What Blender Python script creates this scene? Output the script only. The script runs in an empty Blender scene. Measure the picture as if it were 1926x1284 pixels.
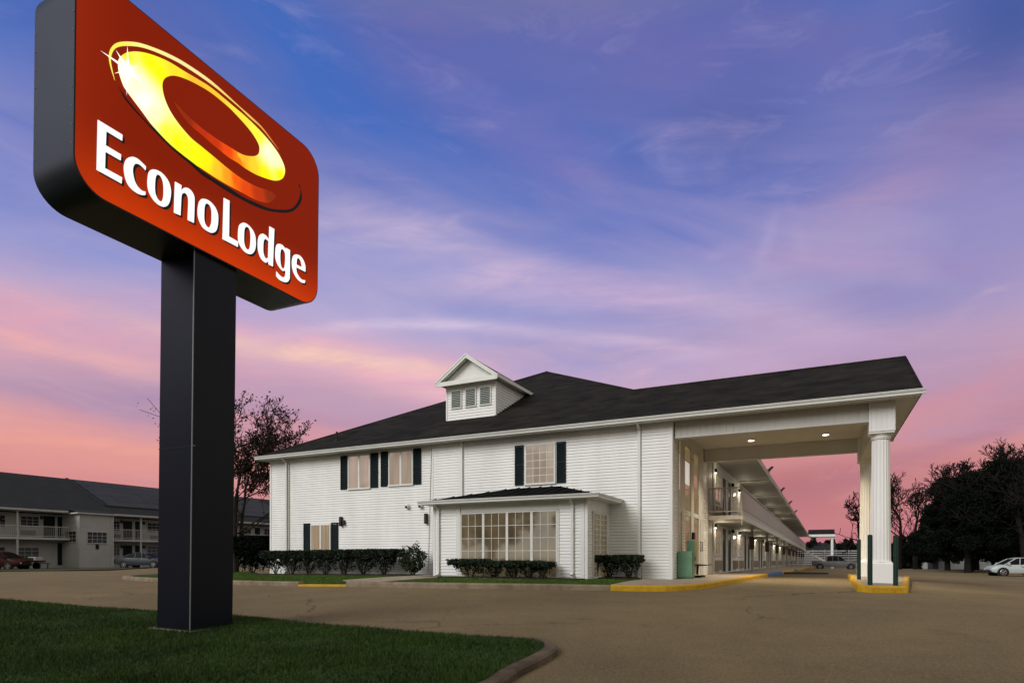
import bpy, bmesh, math, random
import numpy as np
from mathutils import Vector, Matrix, noise
from mathutils.geometry import delaunay_2d_cdt
R = math.radians
sc = bpy.context.scene
COL = sc.collection
EYE = 0.71                                   # eye height above the motel's floor level (z = 0)

# ------------------------------------------------------------------ camera
cam = bpy.data.cameras.new("camera"); camo = bpy.data.objects.new("camera", cam); COL.objects.link(camo)
camo.location = (0, 0, EYE); camo.rotation_euler = (R(90), 0, 0)
cam.sensor_width = 36; cam.lens = 36 * 1159 / 1926; cam.shift_y = 0.2103
cam.clip_start = 0.1; cam.clip_end = 3000
sc.camera = camo
sc.view_settings.view_transform = 'Standard'; sc.view_settings.look = 'None'
sc.view_settings.gamma = 1; sc.view_settings.exposure = 0.0
try: sc.view_settings.use_curve_mapping = False
except Exception: pass
sc.cycles.use_denoising = True
sc.cycles.max_bounces = 6

# ------------------------------------------------------------------ sky at dusk (by direction, all round)
W = bpy.data.worlds.new("World"); sc.world = W; W.use_nodes = True
nt = W.node_tree; nt.nodes.clear()
class G:
    """tiny expression builder for shader nodes"""
    def __init__(s, nt): s.nt = nt
    def m(s, op, a, b=None, c=None, clamp=False):
        n = s.nt.nodes.new('ShaderNodeMath'); n.operation = op; n.use_clamp = clamp
        for i, v in enumerate((a, b, c)):
            if v is None: continue
            if isinstance(v, (int, float)): n.inputs[i].default_value = v
            else: s.nt.links.new(v, n.inputs[i])
        return n.outputs[0]
    def mix(s, f, a, b):
        n = s.nt.nodes.new('ShaderNodeMix'); n.data_type = 'RGBA'
        for k, v in ((0, f), (6, a), (7, b)):
            if isinstance(v, (int, float)): n.inputs[k].default_value = v
            elif isinstance(v, tuple): n.inputs[k].default_value = (*v, 1)
            else: s.nt.links.new(v, n.inputs[k])
        return n.outputs[2]
    def ramp(s, f, stops, interp='LINEAR'):
        n = s.nt.nodes.new('ShaderNodeValToRGB'); e = n.color_ramp.elements; n.color_ramp.interpolation = interp
        e[0].position, e[0].color = stops[0][0], (*stops[0][1], 1)
        e[1].position, e[1].color = stops[-1][0], (*stops[-1][1], 1)
        for p, c in stops[1:-1]:
            x = e.new(p); x.color = (*c, 1)
        s.nt.links.new(f, n.inputs[0]); return n.outputs[0]
    def noise(s, vec, scale, detail=4, rough=.55, dist=0.0):
        n = s.nt.nodes.new('ShaderNodeTexNoise'); n.inputs['Scale'].default_value = scale
        n.inputs['Detail'].default_value = detail; n.inputs['Roughness'].default_value = rough
        n.inputs['Distortion'].default_value = dist
        s.nt.links.new(vec, n.inputs['Vector']); return n.outputs['Fac']
    def comb(s, x, y, z):
        n = s.nt.nodes.new('ShaderNodeCombineXYZ')
        for i, v in enumerate((x, y, z)):
            if isinstance(v, (int, float)): n.inputs[i].default_value = v
            else: s.nt.links.new(v, n.inputs[i])
        return n.outputs[0]
def s2l(c): return tuple(((x/255+.055)/1.055)**2.4 if x > 10 else x/255/12.92 for x in c)
g = G(nt)
tc = nt.nodes.new('ShaderNodeTexCoord'); sx = nt.nodes.new('ShaderNodeSeparateXYZ')
nt.links.new(tc.outputs['Generated'], sx.inputs[0])
dx, dy, dz = sx.outputs
az = g.m('ARCTAN2', dx, dy)                       # 0 ahead, + to the right
el = g.m('ARCSINE', g.m('MINIMUM', g.m('MAXIMUM', dz, -1.0), 1.0))
# cloud deck: directions met with a plane overhead, so streaks run together to the horizon
inv = g.m('DIVIDE', 1.0, g.m('ADD', g.m('MAXIMUM', dz, 0.0), 0.10))
px_, py_ = g.m('MULTIPLY', dx, inv), g.m('MULTIPLY', dy, inv)
ca, sa = math.cos(R(-14)), math.sin(R(-14))         # main drift of the streaks
sx_ = g.m('ADD', g.m('MULTIPLY', px_, ca), g.m('MULTIPLY', py_, sa))
sy_ = g.m('SUBTRACT', g.m('MULTIPLY', py_, ca), g.m('MULTIPLY', px_, sa))
v1 = g.comb(g.m('MULTIPLY', sx_, .6), sy_, 3.0)
v2 = g.comb(g.m('MULTIPLY', sx_, .42), g.m('MULTIPLY', sy_, 1.2), 9.0)
n1 = g.noise(v1, 1.25, 6, .55, .5); n2 = g.noise(v2, 2.6, 7, .62, .9); n3 = g.noise(g.comb(az, g.m('MULTIPLY', el, 4.5), 1.0), 1.9, 5, .5, .4)
warp = g.m('MULTIPLY', g.m('SUBTRACT', n3, .5), .16)
e2 = g.m('ADD', el, warp)
deg = lambda d: max(0., min(1., (d + 5) / 95.))
pos = g.m('DIVIDE', g.m('ADD', e2, R(5)), R(95))
base = g.ramp(pos, [(0, s2l((150, 100, 104))), (deg(1.5), s2l((198, 124, 132))), (deg(5), s2l((210, 138, 138))), (deg(8.5), s2l((226, 156, 152))), (deg(11.5), s2l((190, 150, 174))),
    (deg(15), s2l((200, 164, 184))), (deg(19), s2l((178, 166, 206))), (deg(23), s2l((148, 154, 210))), (deg(28), s2l((108, 128, 198))), (deg(34), s2l((74, 108, 186))), (deg(42), s2l((50, 92, 170))), (deg(60), s2l((44, 76, 150))), (1, s2l((44, 70, 140)))])
def band(a0, e0, slope, wa, we, curve=0.0):
    """soft ellipse of cloud about direction (a0, e0), tilted and bent"""
    da = g.m('SUBTRACT', az, R(a0))
    c = g.m('ADD', R(e0), g.m('ADD', g.m('MULTIPLY', da, slope), g.m('MULTIPLY', g.m('MULTIPLY', da, da), curve)))
    q = g.m('DIVIDE', g.m('SUBTRACT', g.m('ADD', el, g.m('MULTIPLY', warp, .45)), c), R(we))
    p = g.m('DIVIDE', da, R(wa))
    s = g.m('ADD', g.m('MULTIPLY', q, q), g.m('MULTIPLY', p, p))
    return g.m('POWER', 2.718, g.m('MULTIPLY', s, -1.0))
streak = g.m('MULTIPLY', g.m('SUBTRACT', n2, .34), 2.6, clamp=True)
soft = g.m('MULTIPLY', g.m('SUBTRACT', n1, .38), 3.2, clamp=True)
# right part of the sky is a shade more mauve, left more blue
right = g.m('MULTIPLY', g.m('ADD', az, R(8)), 1.1, clamp=True)
hi = g.m('MULTIPLY', g.m('SUBTRACT', el, R(15)), 4.0, clamp=True)
c0 = g.mix(g.m('MULTIPLY', g.m('MULTIPLY', right, hi), .30), base, s2l((122, 124, 180)))
c1 = g.mix(g.m('MULTIPLY', g.m('MULTIPLY', soft, hi), g.m('ADD', g.m('MULTIPLY', right, .40), .22)), c0, s2l((138, 122, 176)))
c = c1
fine = g.m('MULTIPLY', g.m('SUBTRACT', g.noise(g.comb(g.m('MULTIPLY', az, 1.6), g.m('MULTIPLY', el, 9.0), 7.0), 3.2, 8, .62, .8), .30), 2.2, clamp=True)
for (args, colr, k, tex) in [
    # blue gaps
    ((-17, 37, -.5, 12, 4.5, 0), (62, 106, 188), .85, 0), ((-8, 31.5, -.42, 13, 2.6, 0), (78, 112, 192), .75, 0), ((11, 28, -.15, 10, 2.6, 0), (96, 118, 194), .7, 0), ((20, 34, -.1, 6, 2.8, 0), (76, 96, 166), .8, 0),
    ((33, 19.5, 0, 6, 2.6, 0), (116, 128, 192), .8, 0), ((40, 35, .2, 6, 5, 0), (54, 84, 152), .8, 0), ((0, 22.4, -.1, 16, .9, 0), (136, 148, 206), .8, 0), ((8, 17.6, 0, 12, 1.6, 0), (158, 158, 208), .7, 0),
    # mauve veils high up
    ((-5, 39.5, -.18, 10, 2.6, 0), (112, 106, 172), .85, 1), ((10, 40, -.25, 14, 3.4, 0), (130, 112, 170), .95, 1), ((0, 34.5, -.32, 12, 1.8, 0), (132, 122, 186), .8, 1), ((24, 38, -.45, 8, 2.2, 0), (118, 106, 164), .7, 1), ((31, 26.5, .30, 9, 2.6, 0), (178, 152, 192), .95, 1), ((27, 23.2, -.22, 10, 1.0, 0), (170, 142, 190), .8, 1), ((38, 29, 0, 6, 3, 0), (122, 108, 166), .7, 1),
    # the big pale drift across the middle
    ((-15, 27.2, -.12, 13, 3.2, 0), (188, 176, 212), .98, 1), ((-2, 25.4, -.28, 12, 2.4, -.2), (206, 184, 214), 1.0, 1), ((13, 22.6, -.20, 12, 1.1, -.4), (222, 186, 212), .95, 1), ((25, 18.6, -.32, 8, 1.5, 0), (200, 174, 206), .9, 1),
    ((-6, 20.9, .03, 15, .55, -.5), (220, 204, 228), .95, 1), ((8, 19.2, -.18, 12, .6, -.2), (212, 188, 218), .85, 1), ((18, 16.2, .02, 13, 1.3, 0), (206, 178, 210), .8, 1),
    # sunset glow low on the left
    ((-35, 16.6, .02, 15, 2.3, 0), (240, 166, 178), .95, 1), ((-13, 17.0, -.12, 15, 2.2, 0), (246, 182, 190), .95, 1), ((-18, 17.2, -.04, 12, .8, 0), (255, 214, 184), .95, 1), ((-36, 15.2, -.1, 9, .7, 0), (250, 184, 172), .9, 1), ((0, 14.4, -.10, 11, .9, 0), (250, 186, 200), .9, 1),
    ((-34, 12.0, 0, 13, 1.4, 0), (158, 140, 178), .85, 1), ((-14, 13.6, -.10, 13, 1.2, 0), (176, 150, 184), .85, 1), ((-30, 8.6, 0, 18, 1.5, 0), (238, 164, 150), .9, 1), ((-12, 9.2, -.1, 10, 1.2, 0), (226, 150, 156), .7, 1),
    # low right
    ((22, 10.6, .05, 9, 1.7, 0), (216, 142, 130), .8, 1), ((24, 6.0, .1, 12, 3.0, 0), (180, 114, 122), .85, 0), ((37, 12.2, .30, 10, 1.0, 0), (222, 146, 148), .95, 1), ((38, 9.6, .34, 10, 1.1, 0), (172, 124, 146), .75, 1), ((37, 7.0, .2, 9, 1.2, 0), (192, 126, 134), .7, 1), ((32, 15.0, .05, 10, 2.3, 0), (174, 150, 190), .9, 1)]:
    f = band(*args)
    f = g.m('MULTIPLY', f, k)
    if tex: f = g.m('MULTIPLY', f, g.m('ADD', g.m('MULTIPLY', g.m('MULTIPLY', streak, fine), 1.15), .34), clamp=True)
    c = g.mix(f, c, s2l(colr))
rl = g.m('MULTIPLY', g.m('MULTIPLY', right, g.m('SUBTRACT', el, R(7)), clamp=True), 3.2, clamp=True)
c = g.mix(g.m('MULTIPLY', g.m('MULTIPLY', rl, g.m('SUBTRACT', 1.0, hi)), .75, clamp=True), c, s2l((176, 148, 184)))
# fine filaments
fv = g.comb(g.m('ADD', g.m('MULTIPLY', az, 2.2), g.m('MULTIPLY', el, 1.6)), g.m('MULTIPLY', el, 8.5), 2.0)
fil = g.m('MULTIPLY', g.m('SUBTRACT', g.noise(fv, 2.3, 10, .64, 1.3), .50), 3.4, clamp=True)
fil2 = g.m('MULTIPLY', g.m('SUBTRACT', g.noise(g.comb(az, g.m('MULTIPLY', el, 3.2), 5.0), 3.1, 6, .55, .8), .46), 3.5, clamp=True)
c = g.mix(g.m('MULTIPLY', g.m('MULTIPLY', fil, fil2), .55), c, g.mix(hi, s2l((250, 196, 190)), s2l((196, 178, 214))))
fd = g.m('MULTIPLY', g.m('SUBTRACT', g.noise(g.comb(g.m('ADD', az, 3.0), g.m('MULTIPLY', el, 5.0), 8.0), 2.6, 8, .6, 1.0), .52), 3.0, clamp=True)
c = g.mix(g.m('MULTIPLY', fd, .28), c, g.mix(hi, s2l((168, 136, 172)), s2l((84, 104, 180))))
for (args, colr, k) in [((22.5, 25.5, 1.6, .9, 1.5, 0), (206, 190, 220), .28), ((25.0, 25.0, -1.2, .8, 1.2, 0), (196, 180, 216), .2), ((18.6, 25.2, .1, 1.4, .5, 0), (186, 172, 216), .4)]:
    c = g.mix(g.m('MULTIPLY', g.m('MULTIPLY', band(*args), k), g.m('ADD', fine, .3), clamp=True), c, s2l(colr))
drift = g.m('MULTIPLY', g.m('SUBTRACT', g.noise(g.comb(g.m('MULTIPLY', az, 1.3), g.m('ADD', g.m('MULTIPLY', el, 4.2), g.m('MULTIPLY', az, 1.1)), 11.0), 1.7, 9, .56, .9), .44), 3.2, clamp=True)
mid_ = g.m('MULTIPLY', g.m('MULTIPLY', g.m('SUBTRACT', el, R(13)), 7.0, clamp=True), g.m('MULTIPLY', g.m('SUBTRACT', R(46), el), 3.0, clamp=True))
c = g.mix(g.m('MULTIPLY', g.m('MULTIPLY', drift, mid_), .42), c, g.mix(g.m('MULTIPLY', g.m('SUBTRACT', el, R(20)), 3.2, clamp=True), s2l((208, 188, 214)), s2l((138, 128, 182))))
# thin grey cloud high overhead, and the pale afterglow of the sunset side behind the camera
c = g.mix(g.m('MULTIPLY', g.m('SUBTRACT', dz, .64), 4.5, clamp=True), c, (.40, .36, .28))
c = g.mix(g.m('MULTIPLY', g.m('SUBTRACT', .05, dy), 1.6, clamp=True), c, (.76, .71, .60))
c = g.mix(g.m('MULTIPLY', g.m('SUBTRACT', dx, .70), 4.0, clamp=True), c, (.62, .54, .42))
c = g.mix(g.m('MULTIPLY', dz, -6.0, clamp=True), c, (.10, .08, .05))
bg = nt.nodes.new('ShaderNodeBackground'); bg.inputs['Strength'].default_value = 1.0
out = nt.nodes.new('ShaderNodeOutputWorld')
nt.links.new(c, bg.inputs[0]); nt.links.new(bg.outputs[0], out.inputs[0])

# ------------------------------------------------------------------ the one sun: low, broad afterglow behind and left of the camera
sl = bpy.data.lights.new("sun", 'SUN'); sl.energy = 2.05; sl.angle = R(32); sl.color = (1.0, .992, .975)
so = bpy.data.objects.new("sun", sl); COL.objects.link(so)
so.rotation_euler = Vector((0.78, 0.62, -0.58)).to_track_quat('-Z', 'Y').to_euler()
so.location = (-20, -20, 20)

# ------------------------------------------------------------------ materials
MATS = {}
def mat(name, col, rough=.7, var=.0, scale=3.0, bump=0.0, bscale=40.0, spec=.3, metal=0.0, col2=None, emit=None, es=0.0, coat=0.0, ior=1.45, evar=None, stretch=(1, 1, 1), detail=4, coords='Object'):
    if name in MATS: return MATS[name]
    m = bpy.data.materials.new(name); m.use_nodes = True; n = m.node_tree
    b = n.nodes['Principled BSDF']; q = G(n)
    b.inputs['Roughness'].default_value = rough; b.inputs['Metallic'].default_value = metal
    b.inputs['Specular IOR Level'].default_value = spec; b.inputs['Coat Weight'].default_value = coat; b.inputs['IOR'].default_value = ior
    t = n.nodes.new('ShaderNodeTexCoord'); mp = n.nodes.new('ShaderNodeMapping'); mp.inputs['Scale'].default_value = stretch
    n.links.new(t.outputs[coords], mp.inputs[0])
    if col2 is None: col2 = tuple(min(1, x * (1 - var)) for x in col)
    f = q.noise(mp.outputs[0], scale, detail, .6)
    f = q.m('MULTIPLY', q.m('SUBTRACT', f, .3), 2.5, clamp=True)
    n.links.new(q.mix(f, tuple(col), tuple(col2)), b.inputs['Base Color'])
    if bump:
        bn = n.nodes.new('ShaderNodeBump'); bn.inputs['Strength'].default_value = bump; bn.inputs['Distance'].default_value = .02
        n.links.new(q.noise(mp.outputs[0], bscale, 3, .6), bn.inputs['Height']); n.links.new(bn.outputs[0], b.inputs['Normal'])
    if emit:
        b.inputs['Emission Color'].default_value = (*emit, 1); b.inputs['Emission Strength'].default_value = es
        if evar:
            m2 = n.nodes.new('ShaderNodeMapping'); m2.inputs['Scale'].default_value = evar[0]; n.links.new(t.outputs[coords], m2.inputs[0])
            e_ = q.m('MULTIPLY', q.m('SUBTRACT', q.noise(m2.outputs[0], evar[1], 4, .55), .36), 3.4, clamp=True)
            n.links.new(q.mix(e_, tuple(emit), tuple(x * evar[2] for x in emit)), b.inputs['Emission Color'])
    MATS[name] = m; return m
WHITE = mat('white_siding', (.82, .82, .81), .5, .16, 1.1, stretch=(1, 1, .22), detail=9)
TRIM = mat('white_trim', (.72, .73, .70), .45, .10, 2.0)
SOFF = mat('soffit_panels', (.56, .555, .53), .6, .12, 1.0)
GREYP = mat('grey_paint', (.42, .41, .37), .6, .15, 1.5)
def road_mat():
    m = bpy.data.materials.new('road_surface'); m.use_nodes = True; n = m.node_tree; b = n.nodes['Principled BSDF']; q = G(n)
    t = n.nodes.new('ShaderNodeTexCoord'); v = t.outputs['Object']; b.inputs['Roughness'].default_value = .92; b.inputs['Specular IOR Level'].default_value = .12
    big = q.m('MULTIPLY', q.m('SUBTRACT', q.noise(v, .09, 5, .6), .35), 2.6, clamp=True); mid = q.m('MULTIPLY', q.m('SUBTRACT', q.noise(v, .8, 8, .7), .36), 3.2, clamp=True)
    c = q.mix(big, (.235, .178, .096), (.155, .118, .064)); pt = q.m('MULTIPLY', q.m('SUBTRACT', q.noise(v, .22, 3, .45), .50), 4.5, clamp=True); c = q.mix(q.m('MULTIPLY', pt, .55), c, (.115, .092, .062)); c = q.mix(q.m('MULTIPLY', mid, .42), c, (.088, .068, .040))
    agg = q.noise(v, 38, 3, .7); c = q.mix(q.m('MULTIPLY', q.m('SUBTRACT', agg, .50), 5.0, clamp=True), c, (.27, .21, .115)); c = q.mix(q.m('MULTIPLY', q.m('SUBTRACT', .44, agg), 6.0, clamp=True), c, (.07, .052, .034))
    def cracks(scale, width, dist):
        w = n.nodes.new('ShaderNodeTexNoise'); w.inputs['Scale'].default_value = 1.3; w.inputs['Detail'].default_value = 5; n.links.new(v, w.inputs['Vector'])
        a = n.nodes.new('ShaderNodeVectorMath'); a.operation = 'MULTIPLY_ADD'; n.links.new(w.outputs['Color'], a.inputs[0]); a.inputs[1].default_value = (dist, dist, 0); n.links.new(v, a.inputs[2])
        vo = n.nodes.new('ShaderNodeTexVoronoi'); vo.feature = 'DISTANCE_TO_EDGE'; vo.inputs['Scale'].default_value = scale; n.links.new(a.outputs[0], vo.inputs['Vector'])
        return q.m('SUBTRACT', 1.0, q.m('DIVIDE', vo.outputs['Distance'], width, clamp=True), clamp=True)
    k = q.m('MULTIPLY', cracks(.16, .006, 1.2), q.m('MULTIPLY', q.m('SUBTRACT', q.noise(v, .2, 2), .42), 6, clamp=True))
    c = q.mix(q.m('MULTIPLY', k, .8), c, (.03, .023, .017))
    st_ = q.m('MULTIPLY', q.m('SUBTRACT', q.noise(v, .55, 3, .5), .66), 9, clamp=True); c = q.mix(q.m('MULTIPLY', st_, .55), c, (.05, .038, .027))
    n.links.new(c, b.inputs['Base Color']); bn = n.nodes.new('ShaderNodeBump'); bn.inputs['Strength'].default_value = .7; bn.inputs['Distance'].default_value = .012
    n.links.new(q.noise(v, 45, 4, .7), bn.inputs['Height']); n.links.new(bn.outputs[0], b.inputs['Normal']); return m
CONC = mat('concrete', (.40, .34, .27), .9, .3, 2.5, .5, 60, col2=(.27, .22, .17))
CONCD = mat('kerb_concrete', (.30, .24, .165), .9, .3, 3.5, .6, 50, col2=(.16, .12, .085))
YEL = mat('yellow_kerb_paint', (.60, .36, .012), .6, .3, 6, .3, 60, col2=(.42, .24, .015))
BLUE = mat('blue_kerb_paint', (.06, .20, .42), .6, .3, 5, .3, 60)
ROADM = road_mat()
KERBD = mat('worn_dark_kerb', (.17, .130, .085), .9, .3, 4, .6, 50, col2=(.07, .052, .036))
GRASSB = mat('grass_base', (.040, .082, .008), .9, .3, 5, .6, 90, col2=(.016, .040, .008))
BLADE = mat('grass_blade', (.044, .088, .007), .6, .4, .9, col2=(.017, .040, .004))
FARGR = mat('far_grass', (.045, .060, .022), .9, .4, .3, .4, 20, col2=(.05, .04, .025))
MULCH = mat('mulch', (.035, .022, .014), .95, .5, 14, .8, 60)
SHIN = mat('roof_shingles', (.027, .0245, .021), .9, .35, 1.1, .5, 30, col2=(.007, .0065, .006), stretch=(1, .6, 3.5), spec=.1, detail=12)
SHIN2 = mat('slate_grey_shingles', (.020, .023, .025), .9, .3, 1.0, .4, 30)
BMET = mat('black_metal_roof', (.007, .007, .008), .85, .2, 2, spec=.03)
CHAR = mat('charcoal_sheet_metal', (.017, .025, .034), .42, .2, .8, spec=.3, col2=(.012, .016, .020))
CHARL = mat('dark_cladding', (.0055, .0100, .0185), .36, .25, .7, spec=.20, col2=(.0040, .0070, .0130))
NAVY = mat('dark_shutter', (.007, .014, .017), .6, .2, 4, spec=.15)
TEAL = mat('dark_teal_door', (.006, .030, .030), .45, .2, 3)
DGREEN = mat('dark_green_paint', (.008, .034, .024), .45, .25, 8)
GREEN = mat('green_cabinet_paint', (.15, .29, .19), .5, .25, 4)
BLACK = mat('black_paint', (.010, .010, .010), .5, .2, 5)
BRONZE = mat('dark_bronze', (.030, .026, .024), .5, .2, 5)
BROWN = mat('brown_panel', (.060, .035, .028), .6, .3, 5)
GLASSW = mat('warm_window_glass', (.20, .15, .10), .06, .35, .9, spec=.5, ior=2.0, emit=(.40, .31, .17), es=.42, evar=((9, 9, .25), .8, .45), stretch=(1, 1, .6))
GLASSU = mat('upper_window_glass', (.22, .18, .15), .05, .2, .8, spec=.5, ior=2.2, emit=(.46, .35, .27), es=.50, evar=((5, 5, .5), .7, .6))
GLASSB = mat('bay_window_glass', (.10, .075, .045), .05, .5, 1.1, spec=.5, ior=2.5, emit=(.30, .215, .11), es=.28, evar=((1, 1, .8), 1.3, .25), stretch=(1, 1, .7))
GLASSL = mat('lobby_glass', (.12, .09, .05), .08, .5, 1.2, spec=.6, emit=(.22, .15, .07), es=.6)
GLASSD = mat('dark_window_glass', (.022, .026, .027), .12, .4, 2, spec=.5)
BARK = mat('dark_bark', (.030, .022, .017), .95, .4, 6, .6, 30)
BARK2 = mat('grey_bark', (.013, .011, .010), .95, .4, 6, .6, 30)
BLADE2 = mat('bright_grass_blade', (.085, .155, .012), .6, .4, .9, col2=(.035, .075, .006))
LEAFR = mat('dark_red_leaf', (.040, .022, .013), .7, .5, 2)
LEAFG = mat('hedge_leaf', (.020, .034, .017), .6, .5, 2.5, spec=.25)
LEAFB = mat('bush_leaf', (.030, .052, .018), .6, .5, 3)
LEAFN = mat('evergreen_leaf', (.0085, .0125, .0075), .9, .5, .5, spec=.05)
LEAFF = mat('far_leaf', (.010, .012, .008), .95, .4, .2, spec=.05)

# ------------------------------------------------------------------ mesh helpers
def link(o, parent=None):
    COL.objects.link(o)
    if parent is not None: o.parent = parent
    return o
def tag(o, label=None, cat=None, group=None, kind=None):
    if label: o['label'] = label
    if cat: o['category'] = cat
    if group: o['group'] = group
    if kind: o['kind'] = kind
    return o
def empty(name, loc=(0, 0, 0), rz=0.0):
    o = bpy.data.objects.new(name, None); o.location = loc; o.rotation_euler = (0, 0, rz); o.empty_display_size = .3
    return link(o)
class MB:
    def __init__(s, T=None): s.v = []; s.f = []; s.T = T
    def add(s, vs, fs):
        n = len(s.v); s.v += [tuple(p) for p in vs]; s.f += [tuple(i + n for i in f) for f in fs]; return s
    def quad(s, *p): return s.add(p, [tuple(range(len(p)))])
    def box(s, x0, x1, y0, y1, z0, z1):
        if x0 > x1: x0, x1 = x1, x0
        if y0 > y1: y0, y1 = y1, y0
        if z0 > z1: z0, z1 = z1, z0
        return s.add([(x0, y0, z0), (x1, y0, z0), (x1, y1, z0), (x0, y1, z0), (x0, y0, z1), (x1, y0, z1), (x1, y1, z1), (x0, y1, z1)],
                     [(3, 2, 1, 0), (4, 5, 6, 7), (0, 1, 5, 4), (1, 2, 6, 5), (2, 3, 7, 6), (3, 0, 4, 7)])
    def hexa(s, b4, t4):
        return s.add(list(b4) + list(t4), [(3, 2, 1, 0), (4, 5, 6, 7), (0, 1, 5, 4), (1, 2, 6, 5), (2, 3, 7, 6), (3, 0, 4, 7)])
    def prism(s, poly, d):     # poly: 3d points (planar), extruded by vector d
        n = len(poly); d = Vector(d); a = [Vector(p) for p in poly]
        return s.add([tuple(p) for p in a] + [tuple(p + d) for p in a],
                     [tuple(range(n))[::-1], tuple(range(n, 2 * n))] + [(i, (i + 1) % n, n + (i + 1) % n, n + i) for i in range(n)])
    def tube(s, p, q, r0, r1=None, n=6, cap=True):
        r1 = r0 if r1 is None else r1; p, q = Vector(p), Vector(q); d = (q - p)
        if d.length < 1e-6: return s
        d.normalize(); a = d.cross(Vector((0, 0, 1)) if abs(d.z) < .9 else Vector((1, 0, 0))).normalized(); b = d.cross(a)
        vs = []
        for c, r in ((p, r0), (q, r1)):
            for i in range(n):
                t = 2 * math.pi * i / n; vs.append(tuple(c + a * (r * math.cos(t)) + b * (r * math.sin(t))))
        fs = [(i, (i + 1) % n, n + (i + 1) % n, n + i) for i in range(n)]
        if cap: fs += [tuple(range(n))[::-1], tuple(range(n, 2 * n))]
        return s.add(vs, fs)
    def build(s, name, m, parent=None, label=None, smooth=False, bevel=0.0):
        v = s.v
        if s.T: v = [s.T(*p) for p in v]
        me = bpy.data.meshes.new(name); me.from_pydata(v, [], s.f); me.update()
        bm = bmesh.new(); bm.from_mesh(me); bmesh.ops.recalc_face_normals(bm, faces=bm.faces)
        if bevel:
            bmesh.ops.remove_doubles(bm, verts=bm.verts, dist=1e-5)
            bmesh.ops.bevel(bm, geom=[e for e in bm.edges if len(e.link_faces) == 2 and e.calc_face_angle(0) > .5], offset=bevel, segments=2, affect='EDGES', profile=.6)
        bm.to_mesh(me); bm.free()
        if smooth:
            me.polygons.foreach_set('use_smooth', [True] * len(me.polygons))
            try: me.set_sharp_from_angle(angle=R(40))
            except Exception: pass
        me.materials.append(m)
        o = bpy.data.objects.new(name, me); link(o, parent)
        if label: o['label'] = label
        return o
def raw(name, v, f3, m, parent=None, colors=None):
    """numpy triangles/quads -> object"""
    me = bpy.data.meshes.new(name); k = f3.shape[1]
    me.vertices.add(len(v)); me.vertices.foreach_set('co', np.asarray(v, np.float32).ravel())
    me.loops.add(f3.size); me.loops.foreach_set('vertex_index', f3.astype(np.int32).ravel())
    me.polygons.add(len(f3)); me.polygons.foreach_set('loop_start', np.arange(0, f3.size, k, dtype=np.int32))
    me.polygons.foreach_set('loop_total', np.full(len(f3), k, dtype=np.int32))
    me.update(calc_edges=True); me.validate()
    me.materials.append(m); o = bpy.data.objects.new(name, me); return link(o, parent)

# ------------------------------------------------------------------ terrain
TH = math.atan(580 / 1159); U = (math.cos(TH), -math.sin(TH)); V = (math.sin(TH), math.cos(TH)); P0 = (5.211, 20.0)
def loc(a, b): return (P0[0] + a * U[0] + b * V[0], P0[1] + a * U[1] + b * V[1])
def wz(b): return -.0058 * max(0, b - 6)
CP = []
for px, py, d in [(365, 1200, 9.5), (0, 1127, 14.5), (640, 1175, 10.3), (1020, 1205, 8.4), (890, 1284, 6.1), (0, 1284, 6.3), (1926, 1284, 5.6), (1926, 1180, 8.7), (1265, 1112, 15.3),
                  (850, 1106, 16), (444, 1100, 19), (230, 1090, 24), (0, 1078, 36), (150, 1069, 56), (265, 1067.5, 58), (1650, 1113, 15.6), (1910, 1110, 22), (1900, 1083, 52), (1570, 1070.5, 86),
                  (1750, 1056.5, 150), (1850, 1070, 75)]:
    CP.append(((px - 963) / 1159 * d, d, EYE - (py - 1047) / 1159 * d))
CP += [(0, -12, -.8), (40, -5, -.7), (-40, -5, -.8), (-60, 30, -.45), (-55, 75, -.5), (-20, 90, -.6), (90, 40, -1.4), (120, 130, -1.4)]
for b in (8, 30, 60, 100): CP.append((*loc(2.6, b), -.15 + wz(b) * (1 + .01 * b)))
for a, b in ((-9, 10), (-16, 20), (-9, 50), (-16, 95), (8, 8)): CP.append((*loc(a, b), -.2 + wz(b)))
CPa = np.array(CP)
def _k(r): return r * r * np.log(r + 1e-9)
def _tps():
    n = len(CPa); X = CPa[:, :2] / 50
    D = np.linalg.norm(X[:, None] - X[None], axis=2); K = _k(D) + np.eye(n) * 2e-4
    P = np.hstack([np.ones((n, 1)), X]); A = np.zeros((n + 3, n + 3)); A[:n, :n] = K; A[:n, n:] = P; A[n:, :n] = P.T
    return X, np.linalg.solve(A, np.concatenate([CPa[:, 2], [0, 0, 0]]))
TX, TW = _tps()
def gz_np(x, y):
    x = np.asarray(x, float); y = np.asarray(y, float)
    cx, cy = np.clip(x, -90, 130), np.clip(y, -15, 165)
    q = np.stack([cx, cy], -1) / 50
    D = np.linalg.norm(q[..., None, :] - TX, axis=-1)
    z = (_k(D) * TW[:len(TX)]).sum(-1) + TW[-3] + TW[-2] * q[..., 0] + TW[-1] * q[..., 1]
    return z
def gz(x, y): return float(gz_np(x, y))
def ground_at(px, py, dz=0.0):
    """point of the ground seen at this place of the survey photograph"""
    rx, rz = (px - 963) / 1159, -(py - 1047) / 1159; lo = None; d = 3.0
    while d < 260:
        if EYE + rz * d < gz(rx * d, d) + dz: break
        lo = d; d *= 1.04
    hi = d; lo = lo or 1
    for _ in range(25):
        m = (lo + hi) / 2
        if EYE + rz * m < gz(rx * m, m) + dz: hi = m
        else: lo = m
    return (rx * hi, hi)
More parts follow.
